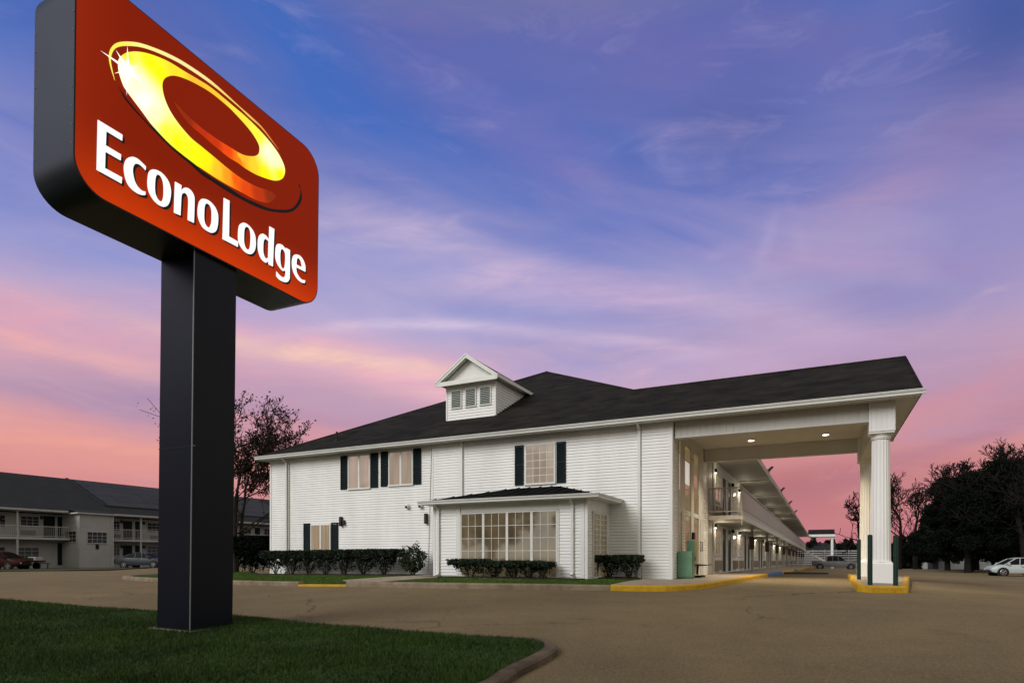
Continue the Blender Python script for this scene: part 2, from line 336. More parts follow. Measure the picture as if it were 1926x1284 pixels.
def drape(name, poly, dz, m, step=1.0, kind='structure', skirt=0.0, zf=None):
    """sheet over the ground inside a plan polygon, optional skirt down its edge"""
    P = []
    n = len(poly)
    for i in range(n):
        a, b = poly[i], poly[(i + 1) % n]; L = math.hypot(b[0] - a[0], b[1] - a[1]); k = max(1, int(L / step))
        for j in range(k): P.append((a[0] + (b[0] - a[0]) * j / k, a[1] + (b[1] - a[1]) * j / k))
    nb = len(P); xs = [p[0] for p in P]; ys = [p[1] for p in P]
    ed = [(i, (i + 1) % nb) for i in range(nb)]
    pts = [Vector(p) for p in P]
    gx = np.arange(min(xs) + step / 2, max(xs), step); gy = np.arange(min(ys) + step / 2, max(ys), step)
    pa = np.array(P)
    for x in gx:
        for y in gy:
            if np.min(np.abs(pa[:, 0] - x) + np.abs(pa[:, 1] - y)) > step * .45: pts.append(Vector((x, y)))
    vs, es, fs, *_ = delaunay_2d_cdt(pts, ed, [list(range(nb))], 1, 1e-4)
    XY = np.array([tuple(v) for v in vs]); Z = (gz_np(XY[:, 0], XY[:, 1]) if zf is None else np.array([zf(x, y) for x, y in XY])) + dz
    mb = MB(); mb.add([(x, y, z) for (x, y), z in zip(XY, Z)], [tuple(f) for f in fs])
    if skirt:
        for i in range(nb):
            (x0, y0), (x1, y1) = P[i], P[(i + 1) % nb]
            z0 = (gz(x0, y0) if zf is None else zf(x0, y0)) + dz; z1 = (gz(x1, y1) if zf is None else zf(x1, y1)) + dz
            mb.quad((x0, y0, z0), (x1, y1, z1), (x1, y1, z1 - skirt), (x0, y0, z0 - skirt))
    me = bpy.data.meshes.new(name); me.from_pydata(mb.v, [], mb.f); me.update()
    bm = bmesh.new(); bm.from_mesh(me)
    for f in bm.faces:
        if f.normal.z < -.01: f.normal_flip()
    bm.to_mesh(me); bm.free(); me.materials.append(m)
    o = link(bpy.data.objects.new(name, me))
    if kind: o['kind'] = kind
    return o
def inside(px, py, poly):
    c = np.zeros(len(px), bool); n = len(poly)
    for i in range(n):
        (x0, y0), (x1, y1) = poly[i], poly[i - 1]
        with np.errstate(divide='ignore', invalid='ignore'):
            t = ((y0 > py) != (y1 > py)) & (px < (x1 - x0) * (py - y0) / (y1 - y0 + 1e-12) + x0)
        c ^= t
    return c
def smooth_line(pts, n=5, closed=False):
    o = []; N = len(pts)
    rng = range(N) if closed else range(N - 1)
    for i in rng:
        p0, p1, p2, p3 = (pts[(i + k) % N] if closed else pts[min(max(i + k, 0), N - 1)] for k in (-1, 0, 1, 2))
        for j in range(n):
            t = j / n
            o.append(tuple(.5 * ((2 * b) + (c_ - a) * t + (2 * a - 5 * b + 4 * c_ - d) * t * t + (-a + 3 * b - 3 * c_ + d) * t ** 3) for a, b, c_, d in zip(p0, p1, p2, p3)))
    if not closed: o.append(tuple(pts[-1]))
    return o
def kerb(line, w, h, m, name='kerb', side=1, zf=None):
    """raised strip with a rounded nose, its outer face on the line, the body to the left of travel when side=1"""
    rows = []; N = len(line)
    for i, (x, y) in enumerate(line):
        a = line[max(i - 1, 0)]; b = line[min(i + 1, N - 1)]; dx_, dy_ = b[0] - a[0], b[1] - a[1]; L = math.hypot(dx_, dy_) or 1
        nx, ny = -dy_ / L * side, dx_ / L * side; z = gz(x, y)
        rows.append([(x + nx * t, y + ny * t, z + q) for t, q in ((0, -.15), (.015, h * .75), (.045, h), (w, h + .003), (w, -.15))])
    mb = MB(); v = [p for r in rows for p in r]; k = 5; f = []
    for i in range(N - 1):
        for j in range(k - 1): f.append((i * k + j, (i + 1) * k + j, (i + 1) * k + j + 1, i * k + j + 1))
    f += [tuple(range(k)), tuple((N - 1) * k + j for j in range(k))[::-1]]
    mb.add(v, f); o = mb.build(name, m); o['kind'] = 'structure'; return o

# ground, lot, lawns
def grid_sheet(name, xs, ys, zf, m):
    X, Y = np.meshgrid(xs, ys); Z = zf(X, Y); nx = len(xs)
    v = np.stack([X.ravel(), Y.ravel(), Z.ravel()], 1); i, j = np.meshgrid(np.arange(nx - 1), np.arange(len(ys) - 1)); a = (j * nx + i).ravel()
    o = raw(name, v, np.stack([a, a + 1, a + nx + 1, a + nx], 1), m); o['kind'] = 'structure'; return o
far = np.concatenate([[-1500, -900, -500, -300, -200, -140], np.linspace(-90, 130, 90), [160, 220, 320, 500, 900, 1500]])
fary = np.concatenate([[-400, -100, -40], np.linspace(-15, 165, 90), [200, 260, 380, 600, 1000, 1800]])
grid_sheet('ground', far, fary, lambda x, y: gz_np(x, y) - .08, FARGR)
W0 = lambda *p: ground_at(*p)
lot = [(-85, -12), (110, -12), (128, 30)] + [W0(1926, 1078), W0(1860, 1069), W0(1800, 1062), W0(1755, 1056.5), W0(1700, 1056)] + [loc(12, 118), loc(1, 118), loc(-24, 118), loc(-24, 60)] + \
      [W0(320, 1066.5), W0(207, 1072.5), W0(120, 1073.5), W0(0, 1075), (-70, 33)]
drape('parking_lot', lot, 0.0, ROADM, 1.6)
def offs(line, d):
    o = []; N = len(line)
    for i, (x, y) in enumerate(line):
        a = line[max(i - 1, 0)]; b = line[min(i + 1, N - 1)]; ex, ey = b[0] - a[0], b[1] - a[1]; L = math.hypot(ex, ey) or 1
        o.append((x - ey / L * d, y + ex / L * d))
    return o
# front lawn with the sign
fl = [ground_at(x, y, .10) for x, y in ((0, 1127), (210, 1143), (440, 1157), (640, 1176), (850, 1192), (950, 1197), (1006, 1202), (1024, 1212), (1004, 1227), (950, 1252), (880, 1287))]
fl = [(-26, 17.6), (-18, 16.1)] + fl + [(-1.3, 5.2), (-2.6, 4.2), (-5, 3.2)]
fline = smooth_line(fl, 4)
LAWNF = fline + [(-26, 1)]
drape('front_lawn', LAWNF, .10, GRASSB, .5, skirt=.2)
kerb(offs(fline, .18), .19, .09, KERBD, side=-1)
# grass blades
def blades(name, poly, n, h, w, dz, seed, m=None):
    rng = np.random.default_rng(seed); P = np.array(poly); x0, y0 = P.min(0); x1, y1 = P.max(0)
    x0, y0 = max(x0, -14.5), max(y0, 5.0)
    x = rng.uniform(x0, x1, n); y = rng.uniform(y0, y1, n); ok = inside(x, y, poly) & (np.abs(x) < y * .87 + .4)
    x, y = x[ok], y[ok]; n = len(x); z = gz_np(x, y) + dz - .005
    a = rng.uniform(0, 2 * np.pi, n); hh = h * rng.uniform(.45, 1.15, n) * (1 + .35 * np.sin(x * 2.1 + 1.3 * np.sin(y * 1.7)) * np.sin(y * 2.9)); ww = w * rng.uniform(.6, 1.3, n)
    la = rng.uniform(0, 2 * np.pi, n); ll = hh * rng.uniform(.1, .9, n)
    b = np.stack([x, y, z], 1); s = np.stack([np.cos(a) * ww / 2, np.sin(a) * ww / 2, np.zeros(n)], 1)
    tip = b + np.stack([np.cos(la) * ll, np.sin(la) * ll, hh], 1)
    v = np.stack([b - s, b + s, tip], 1).reshape(-1, 3)
    o = raw(name, v, np.arange(3 * n).reshape(-1, 3), m or BLADE); tag(o, kind='stuff'); return o
tag(blades('grass', LAWNF, 420000, .055, .011, .10, 3), 'short mown grass of the front lawn round the sign pole', 'grass')

# back lawn, kerbs and walk in front of the motel
kl = [ground_at(x, y) for x, y in ((229, 1087.5), (240, 1090.5), (300, 1093.5), (444, 1099), (560, 1101.8))]
k2 = [ground_at(x, y) for x, y in ((560, 1101.8), (568, 1102), (600, 1102.4), (642, 1102.6), (650, 1102.7))]
k3 = [ground_at(x, y) for x, y in ((650, 1102.7), (750, 1104.2), (850, 1106), (1000, 1108), (1148, 1110.3))]
k4 = [ground_at(x, y) for x, y in ((1148, 1110.3), (1200, 1111.6), (1265, 1111.4), (1328, 1106.3), (1370, 1098.8), (1406, 1091.7), (1445, 1084.2))]
k5 = [ground_at(x, y) for x, y in ((1445, 1084.2), (1472, 1079))]
k6 = [ground_at(x, y) for x, y in ((1472, 1079), (1494, 1074))]
k7 = [ground_at(1494, 1074), ground_at(1500, 1072.7)]
k8 = [ground_at(1500, 1072.7), loc(2.9, 62), loc(3.2, 100)]
kerb(smooth_line(kl, 4), .30, .125, CONCD); kerb(k2, .30, .055, YEL, 'ramp_kerb'); kerb(smooth_line(k3, 4), .32, .135, CONCD)
kerb(smooth_line(k4, 5), .16, .15, YEL, 'yellow_kerb'); kerb(k5, .16, .15, BLUE, 'blue_kerb'); kerb(k6, .16, .15, YEL, 'yellow_kerb'); kerb(k7, .16, .15, BLUE, 'blue_kerb'); kerb(k8, .16, .15, YEL, 'yellow_kerb')
inn = offs(kl[:-1] + k2[:-1] + k3, .26)
edge = [ground_at(1150, 1098.5, .1), ground_at(1208, 1091, .1)]
LAWNB = inn + edge + [loc(-1, -.05), loc(-1, 1.0), loc(-18.6, 1.0), loc(-18.6, -.2)] + [ground_at(x, y, .05) for x, y in ((470, 1074), (440, 1075), (330, 1078), (270, 1081), (236, 1083.5))]
drape('back_lawn', LAWNB, .085, GRASSB, .7, skirt=.15)
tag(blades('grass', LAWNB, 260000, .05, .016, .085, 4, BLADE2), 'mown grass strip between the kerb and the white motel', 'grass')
path = [ground_at(x, y, .1) for x, y in ((655, 1094.5), (715, 1095), (822, 1086.5), (830, 1082), (800, 1082), (645, 1091.5))]
drape('path', path, .125, CONC, .6, skirt=.08)
def bed(a0, a1, b0, b1, wob=.12):
    r = random.Random(int(a0 * 10)); lo = [(a0 + (a1 - a0) * i / 14, b0 + r.uniform(-wob, wob)) for i in range(15)]
    return [loc(*p) for p in lo] + [loc(a1, b1), loc(a0, b1)]
drape('mulch_bed', bed(-18.4, -7.9, -1.5, .2), .12, MULCH, .6, skirt=.08)
drape('mulch_bed', bed(-7.85, -2.2, -3.25, -2.0), .125, MULCH, .5, skirt=.08)
drape('mulch_bed', bed(-2.35, -1.05, -1.3, .2), .128, MULCH, .5, skirt=.08)
wk = offs(smooth_line(k4, 5)[:-1] + k5[:-1] + k6[:-1] + k7[:-1] + k8, .13)
WALK = wk + [loc(0, 100), loc(0, -.06), loc(-1.0, -.06), edge[1]]
LINV = lambda x, y: ((x - P0[0]) * U[0] + (y - P0[1]) * U[1], (x - P0[0]) * V[0] + (y - P0[1]) * V[1])
def walkz(x, y):
    a, b = LINV(x, y); t = max(0., min(1., (a - .3) / 2.2)) if b > 0 else max(0., min(1., (-b) / 3.0))
    return (wz(b) - .015) * (1 - t) + (gz(x, y) + .152) * t
drape('pavement', WALK, 0.0, CONC, .8, zf=walkz, skirt=.1)
# canopy column island
isl = [ground_at(1598, 1090), ground_at(1597.5, 1094.5), ground_at(1611, 1111.5), ground_at(1640, 1114.3), ground_at(1709, 1114.6)]
isl_line = isl + [loc(7.35, 7.6), loc(5.25, 7.8), isl[0]]
kerb(isl_line, .17, .17, YEL, 'yellow_kerb')
drape('island', offs(isl_line, .1)[:-1], .165, CONC, .6, skirt=.2)
# painted bay lines on the right-hand lot
def stripe(p, q, w=.11, m=None):
    (x0, y0), (x1, y1) = p, q; L = math.hypot(x1 - x0, y1 - y0); n = max(2, int(L / .8)); nx, ny = -(y1 - y0) / L * w / 2, (x1 - x0) / L * w / 2
    mb = MB(); v = []
    for i in range(n + 1):
        x, y = x0 + (x1 - x0) * i / n, y0 + (y1 - y0) * i / n
        for s in (-1, 1): v.append((x + nx * s, y + ny * s, gz(x + nx * s, y + ny * s) + .012))
    mb.add(v, [(2 * i, 2 * i + 1, 2 * i + 3, 2 * i + 2) for i in range(n)]); o = mb.build('road_marking', m); o['kind'] = 'structure'
MARK = mat('worn_line_paint', (.30, .27, .20), .8, .6, 3, col2=(.16, .13, .09))
stripe(ground_at(1792, 1086), ground_at(1960, 1087.5), .10, MARK); stripe(ground_at(1800, 1093), ground_at(1960, 1096), .10, MARK); stripe(ground_at(1840, 1073.5), ground_at(1752, 1070.5), .1, MARK)
drape('verge', [ground_at(1926, 1078), ground_at(1860, 1069), ground_at(1800, 1062), ground_at(1755, 1056.8), (120, 190), (140, 120), (120, 48)], .02, FARGR, 4)
drape('verge', [ground_at(-60, 1076), ground_at(0, 1074), ground_at(120, 1073), ground_at(207, 1071.5), ground_at(320, 1066), (-25, 64), (-45, 60), (-62, 50)], .05, FARGR, 3, skirt=.1)

# ------------------------------------------------------------------ foliage helpers
def leaf_quads(pts, size, rng, flat=0.0, aspect=1.5):
    n = len(pts); a = rng.normal(size=(n, 3)); a[:, 2] *= (1 - flat); a /= np.linalg.norm(a, axis=1)[:, None] + 1e-9
    b = rng.normal(size=(n, 3)); b -= (b * a).sum(1)[:, None] * a; b /= np.linalg.norm(b, axis=1)[:, None] + 1e-9
    s = size * rng.uniform(.6, 1.35, n)[:, None]
    v = np.stack([pts - a * s * aspect * .5, pts + b * s * .5, pts + a * s * aspect * .5, pts - b * s * .5], 1).reshape(-1, 3)
    return v, np.arange(4 * n).reshape(-1, 4)
def shrub(name, label, group, a, b, w, d, h, seed, style='box', m=LEAFG, dens=1.0, leaf=.05, cat='shrub'):
    x, y = loc(a, b); z = gz(x, y) + .09
    root = empty(name, (x, y, z), -TH); tag(root, label, cat, group); rng = np.random.default_rng(seed); r = random.Random(seed)
    st = MB(); tips = []
    for k in range(9):
        ang = k * .7 + r.uniform(-.3, .3); rad = r.uniform(.25, .5)
        p = Vector((r.uniform(-.05, .05), r.uniform(-.05, .05), -.1)); q = Vector((math.cos(ang) * w * rad * .55, math.sin(ang) * d * rad * .55, h * .45)); t = Vector((math.cos(ang) * w * rad * .9, math.sin(ang) * d * rad * .9, h * r.uniform(.7, .93)))
        st.tube(p, q, .017, .012, 5); st.tube(q, t, .012, .005, 4)
        for j in range(5):
            u_ = q.lerp(t, r.uniform(0, .9)); e = u_ + Vector((r.uniform(-.2, .2) * w, r.uniform(-.2, .2) * d, r.uniform(.02, .25) * h)); st.tube(u_, e, .006, .003, 3); tips.append(e)
    st.build('stems', BARK, root)
    n = int(5200 * w * max(h, .5) * dens)
    if style == 'box':
        top = rng.random(n) < .55
        p = np.stack([rng.uniform(-.52, .52, n) * w, rng.uniform(-.5, .5, n) * d, np.where(top, rng.uniform(.74, 1.0, n), rng.beta(2.2, 1.1, n) * .8 + .06) * h], 1)
        # thin lower part with gaps
        nz = np.array([noise.noise(Vector((q[0] * 5 + seed, q[1] * 5, q[2] * 5))) for q in p])
        keep = (p[:, 2] > h * .7) | ((nz > -.02) & (np.hypot(p[:, 0] / w, p[:, 1] / d) < .30 + .25 * p[:, 2] / h))
        p = p[keep]
    else:
        q = rng.normal(size=(n, 3)); q /= np.linalg.norm(q, axis=1)[:, None]; rr = rng.uniform(.45, 1.0, n) ** .6
        p = q * rr[:, None] * np.array([w / 2, d / 2, h * .44]) + np.array([0, 0, h * .56])
        nz = np.array([noise.noise(Vector(tuple(t * 3.6 + seed))) for t in p]); n2_ = np.array([noise.noise(Vector(tuple(t * 7.5 + seed * 3))) for t in p]); p = p * (1 + .30 * nz[:, None]) ; p[:, 2] = np.maximum(p[:, 2], .03)
        p = p[(n2_ > -.10) | (rr < .6)]
    p = p + rng.normal(size=p.shape) * .012
    v, f = leaf_quads(p, leaf, rng); raw('foliage', v, f, m, root)
    return root
def a_of(px, b):
    k = (P0[0] * V[0] + P0[1] * V[1] + b) / ((px - 963) / 1159 * V[0] + V[1]); X, Y = (px - 963) / 1159 * k, k
    return (X - P0[0]) * U[0] + (Y - P0[1]) * U[1]
names = ['leftmost', 'second from left', 'third from left', 'middle one', 'third from right', 'second from right', 'rightmost']
hx = [519, 549, 581, 613, 647, 683, 722]
for i, px in enumerate(hx):
    a = a_of(px, -.85); w = (a_of(hx[min(i + 1, 6)], -.85) - a_of(hx[max(i - 1, 0)], -.85)) / (2 if 0 < i < 6 else 1)
    shrub('hedge_shrub', f'{names[i]} of the seven flat-topped shrubs forming the low clipped hedge', 'clipped hedge shrubs along the left wall', a, -.85, w * 1.22, .85, 1.02, 10 + i, dens=1.5)
shrub('round_bush', 'loose rounded lighter green bush between the clipped hedge and the bay', None, a_of(776, -.9), -.9, 1.15, .9, 1.12, 31, 'round', LEAFB, .55, .055, 'bush')
for i, (px, w, h, lab) in enumerate([(884, 1.35, .60, 'widest bushy shrub at the left end of the row below the bay window'), (930, .95, .54, 'second shrub from the left below the bay window'), (966, .75, .55, 'middle shrub of the row of five below the bay window'),
                                     (994, .70, .55, 'second shrub from the right below the bay window'), (1020, .66, .53, 'small square shrub at the right end of the row below the bay window')]):
    shrub('low_shrub', lab, 'low shrubs below the bay window', a_of(px, -2.75), -2.75, w, .7, h, 50 + i, 'box', LEAFG, 2.0, .042)
shrub('low_shrub', 'narrow upright shrub at the right corner of the bay', None, a_of(1119, -1.4), -1.4, .32, .5, .74, 61, 'box', LEAFG, 1.6, .045)
shrub('low_shrub', 'broad dark shrub between the bay and the corner pilaster, its left half', None, a_of(1145, -.8), -.8, .9, .8, .74, 62, 'box', LEAFG, 1.6, .045)
shrub('low_shrub', 'dark shrub touching the downspout beside the corner pilaster', None, a_of(1182, -.75), -.75, .85, .8, .76, 63, 'box', LEAFG, 1.6, .045)
shrub('tall_hedge', 'tall dark clipped hedge between the sign pole and the motel corner', None, -20.35, .9, 2.7, 1.1, 1.78, 71, 'box', LEAFN, 2.6, .075, 'hedge')

RMIN = .012
def grow(mb, tips, p, d, L, r, depth, rr, spread, up, wig=.18, kids=(2, 3), shrink=.72):
    seg = 3 if depth > 1 else 2; q = p
    for s in range(seg):
        d = (d + Vector((rr.gauss(0, wig), rr.gauss(0, wig), rr.gauss(0, wig * .6) + up * .12))).normalized()
        e = q + d * (L / seg); r1 = r * (1 - .28 / seg * (1 if depth else 2))
        mb.tube(q, e, max(r, RMIN), max(r1, RMIN * .8), 6 if r > .06 else (4 if r > .02 else 3), cap=False); q, r = e, r1
        if s < seg - 1 and depth > 0 and rr.random() < .65:
            ax = Vector((rr.gauss(0, 1), rr.gauss(0, 1), rr.gauss(0, .5) + up * .5)).normalized(); grow(mb, tips, q, (d * .55 + ax * spread).normalized(), L * shrink * .8, r * .5, depth - 1, rr, spread, up, wig, kids, shrink)
        tips.append((q, depth))
    if depth > 0:
        for k in range(rr.randint(*kids)):
            ax = Vector((rr.gauss(0, 1), rr.gauss(0, 1), rr.gauss(0, .45) + up * .4)).normalized()
            grow(mb, tips, q, (d * .8 + ax * spread).normalized(), L * shrink * rr.uniform(.8, 1.15), r * rr.uniform(.6, .8), depth - 1, rr, spread, up, wig, kids, shrink)
def bare_tree(name, label, x, y, h, seed, trunk=.18, depth=5, spread=.62, L0=.27, stems=1, m=BARK2, group=None, leaves=0, lean=(0, 0), up=.5, lsize=.11, wig=.16):
    z = gz(x, y) - .1; root = empty(name, (x, y, z)); tag(root, label, 'tree', group); rr = random.Random(seed)
    tk = MB(); br = MB(); tips = []
    for s in range(stems):
        d = Vector((lean[0] + rr.gauss(0, .06 if stems == 1 else .26), lean[1] + rr.gauss(0, .06 if stems == 1 else .26), 1)).normalized(); p = Vector((rr.gauss(0, .05 * stems), rr.gauss(0, .05 * stems), 0)); r = trunk * (1 if stems == 1 else .75)
        for k in range(3):
            e = p + d * h * L0 * .42; tk.tube(p, e, r, r * .86, 8, cap=False); p = e; r *= .86; d = (d + Vector((rr.gauss(0, .07), rr.gauss(0, .07), .12))).normalized()
            if k: grow(br, tips, p, (d * .5 + Vector((rr.gauss(0, .8), rr.gauss(0, .8), .35))).normalized(), h * .20, r * .45, depth - 2, rr, spread, up, wig)
        grow(br, tips, p, d, h * L0 * .85, r * .9, depth, rr, spread, up, wig)
    mz = max(t[0].z for t in tips); k = h / mz
    for mb in (tk, br): mb.v = [(a * k, b * k, c * k) for a, b, c in mb.v]
    tk.build('trunk', m, root, smooth=True); br.build('branches', m, root)
    if leaves:
        rng = np.random.default_rng(seed); T = np.array([tuple(t[0] * k) for t in tips if t[1] <= 2]); idx = rng.integers(0, len(T), leaves)
        P = T[idx] + rng.normal(size=(leaves, 3)) * .10; v, f = leaf_quads(P, lsize, rng, 0, 1.3); raw('leaves', v, f, LEAFR, root)
    return root
def leafy_tree(name, label, x, y, h, w, seed, base=.12, n=9000, m=LEAFN, leaf=.21, group=None, conic=.0):
    z = gz(x, y) - .1; root = empty(name, (x, y, z)); tag(root, label, 'tree', group); rng = np.random.default_rng(seed); rr = random.Random(seed)
    tk = MB(); tk.tube((0, 0, 0), (0, 0, h * .55), w * .035 + .08, w * .02 + .03, 8)
    for k in range(8):
        t = rr.uniform(.18, .55); a_ = rr.uniform(0, 6.28); tk.tube((0, 0, h * t), (math.cos(a_) * w * .36, math.sin(a_) * w * .36, h * (t + rr.uniform(.08, .3))), .08, .03, 5)
    tk.build('trunk', BARK2, root)
    C = []
    for k in range(int(60)):
        t = rng.uniform(base, 1) ; prof = math.sin(math.pi * min(1, (t - base) / (1 - base) * .82 + .18)) ** .6 * (1 - conic * t)
        a_ = rng.uniform(0, 6.28); rad = w / 2 * prof * rng.uniform(.25, .88); C.append((math.cos(a_) * rad, math.sin(a_) * rad, h * (base + (t - base) * .88), w * rng.uniform(.07, .17)))
    C = np.array(C); i = rng.integers(0, len(C), n); q = rng.normal(size=(n, 3)); q /= np.linalg.norm(q, axis=1)[:, None]
    P = C[i, :3] + q * (C[i, 3] * rng.uniform(.3, 1.12, n) ** .7)[:, None] * np.array([1, 1, .8]); P = P[P[:, 2] > 1.5 + .5 * np.sin(P[:, 0] * 2.1)]
    v, f = leaf_quads(P, leaf, rng, .25, 1.4); raw('crown', v, f, m, root); return root
# tree behind the sign pole
bare_tree('sparse_tree', 'half-bare tree with dark red leaves standing behind the sign pole', (448 - 963) / 1159 * 33, 33, 10.4, 7, .14, 5, .60, .20, 3, BARK, None, 8500, up=.58, lsize=.09)
RMIN = .026
bare_tree('bare_tree', 'bare tree with fine twigs poking out above the middle evergreens', (1822 - 963) / 1159 * 64, 64, 11.4, 33, .30, 6, .7, .22, 1, up=.45)
bare_tree('bare_tree', 'spreading bare tree at the right edge with its crown above the white car', (1930 - 963) / 1159 * 58, 58, 12.0, 41, .32, 6, .8, .22, 1, up=.35)
RMIN = .034
bare_tree('bare_tree', 'leaning bare tree left of the canopy column, behind the pickup truck', (1630 - 963) / 1159 * 84, 84, 10.8, 12, .30, 5, .75, .22, 1, up=.35, lean=(-.16, 0))
bare_tree('bare_tree', 'tall bare tree directly right of the canopy column', (1690 - 963) / 1159 * 86, 86, 13.6, 5, .30, 5, .6, .25, 1, up=.75)
bare_tree('bare_tree', 'wide-forked bare tree between the canopy column and the dark evergreens', (1722 - 963) / 1159 * 84, 84, 12.6, 9, .30, 5, .66, .24, 1, up=.6)
bare_tree('bare_tree', 'tallest bare tree rising above the evergreens at the right edge', (1885 - 963) / 1159 * 66, 66, 15.2, 21, .36, 6, .7, .24, 1, up=.5)
for i, (px, d, h, w, lab) in enumerate([(1760, 80, 9.0, 6.5, 'leftmost dark evergreen of the row edging the right-hand lot'), (1782, 68, 11.2, 6.2, 'pointed dark evergreen second in the row edging the right-hand lot'),
        (1835, 70, 12.0, 8.5, 'tall dark evergreen in the middle of the row at the right'), (1872, 62, 12.0, 8.0, 'broad dark evergreen in front of the tallest bare tree'),
        (1905, 68, 13.2, 8.0, 'tallest dark evergreen near the right edge of the lot'), (1950, 60, 12.8, 8.5, 'dark evergreen cut by the right edge, above the white car'), (1820, 60, 8.6, 6.5, 'shorter dark evergreen in front of the row at the right'),
        (1730, 92, 6.0, 6.0, 'low dark evergreen below the bare trees behind the canopy column')]):
    leafy_tree('evergreen_tree', lab, (px - 963) / 1159 * d, d, h, w, 100 + i, .12, 34000, leaf=.15, group='dark evergreens edging the right-hand lot')
for i, (x, y, h, w) in enumerate([(-27, 2, 12, 9), (-18, -2.5, 12, 9), (-10, -5, 11.5, 8.5), (-2, -7, 11.5, 8), (6, -6.5, 11.5, 8.5), (14, -5, 12, 9), (-34, 9, 12, 9)]):  # unseen trees added behind the camera to darken the foreground
    leafy_tree('added_shade_tree', 'unseen tree added behind the camera to shade the front lawn', x, y, h, w, 300 + i, .25, 9000, leaf=.36, group='unseen trees added to shade the front lawn')
# far mass of trees beyond the lot
def far_mass(label, segs, seed):
    rng = np.random.default_rng(seed); P = []
    for (px0, px1, d, h, n) in segs:
        p = rng.uniform(px0, px1, n); dd = d * rng.uniform(.94, 1.06, n); X = (p - 963) / 1159 * dd
        top = h * (1 + .16 * np.sin(p * .19) + .10 * np.sin(p * .53 + 1))
        P.append(np.stack([X, dd, gz_np(X, dd) + top * rng.uniform(0, 1, n) ** .8], 1))
    P = np.concatenate(P); v, f = leaf_quads(P, .75, rng, .2, 1.3); o = raw('treeline', v, f, LEAFF); tag(o, label, 'treeline', kind='stuff')
far_mass('far dark line of trees behind the pickup truck and bare trees', [(1500, 1645, 150, 4.6, 9000), (1575, 1650, 140, 4.0, 5000), (1645, 1770, 112, 4.6, 14000)], 5)
# ------------------------------------------------------------------ pole sign
PH = .0115
yaw = math.atan2(.901, .433)
K = (-.5229 * 9.5, 9.5)
sign = empty('pole_sign', (0, 0, 0)); gzk = gz(*K)
sign.matrix_world = Matrix.Translation((K[0], K[1], gzk)) @ Matrix.Rotation(PH, 4, 'Y') @ Matrix.Rotation(yaw, 4, 'Z') @ Matrix.Translation((0, 0, -gzk))
tag(sign, 'tall lit red motel sign with yellow swoosh on a dark square pole in the lawn', 'sign')
pl = MB(); pl.box(0, .78, 0, .777, gzk - .3, 5.46); pole = pl.build('pole', CHARL, sign, bevel=.006)
pt = MB(); zj = 2.42
pt.box(-.004, .784, -.004, .781, zj - .006, zj + .006)
pt.tube((-.004, -.004, gzk), (-.004, -.004, 5.44), .0045, n=6)
seam = mat('seam_metal', (.28, .30, .31), .4, .2, 4, metal=.3)
pt.build('seam', BLACK, sign)
cm = MB(); cm.box(-.009, .004, -.009, .004, gzk, 5.44); cm.box(-.012, .05, -.012, .004, zj + .006, zj + .018); cm.build('corner_trim', seam, sign)
pd = MB(); pd.box(-.06, 1.12, -.10, .9, gzk - .2, gzk + .118); pd.build('footing', CONC, sign)
# cabinet with rounded corners
X0, X1, Y0, Y1, Z0, Z1, RC = -1.777, 2.576, -.065, .84, 5.45, 8.37, .42
def rrect(x0, x1, z0, z1, r, n=10):
    o = []
    for cx, cz, a0 in ((x1 - r, z0 + r, -90), (x1 - r, z1 - r, 0), (x0 + r, z1 - r, 90), (x0 + r, z0 + r, 180)):
        for i in range(n + 1): t = R(a0 + 90 * i / n); o.append((cx + r * math.cos(t), cz + r * math.sin(t)))
    return o
rim = rrect(X0, X1, Z0, Z1, RC); inr = rrect(X0 + .018, X1 - .018, Z0 + .018, Z1 - .018, RC - .018)
cb = MB(); n = len(rim)
cb.add([(x, y, z) for y in (Y0, Y1) for x, z in rim], [(i, (i + 1) % n, n + (i + 1) % n, n + i) for i in range(n)] + [tuple(range(n)), tuple(range(n, 2 * n))[::-1]])
cb.build('cabinet', CHAR, sign, smooth=True)
rv = MB()
for yy in (Y0 + .03, Y1 - .03):
    for z in [Z0 + .55 + .24 * i for i in range(9)]: rv.tube((X0 + .004, yy, z), (X0 - .008, yy, z), .010, .006, 6)
    for x in [X0 + .55 + .3 * i for i in range(12)]: rv.tube((x, yy, Z0 + .004), (x, yy, Z0 - .008), .010, .006, 6)
rv.build('rivets', seam, sign)
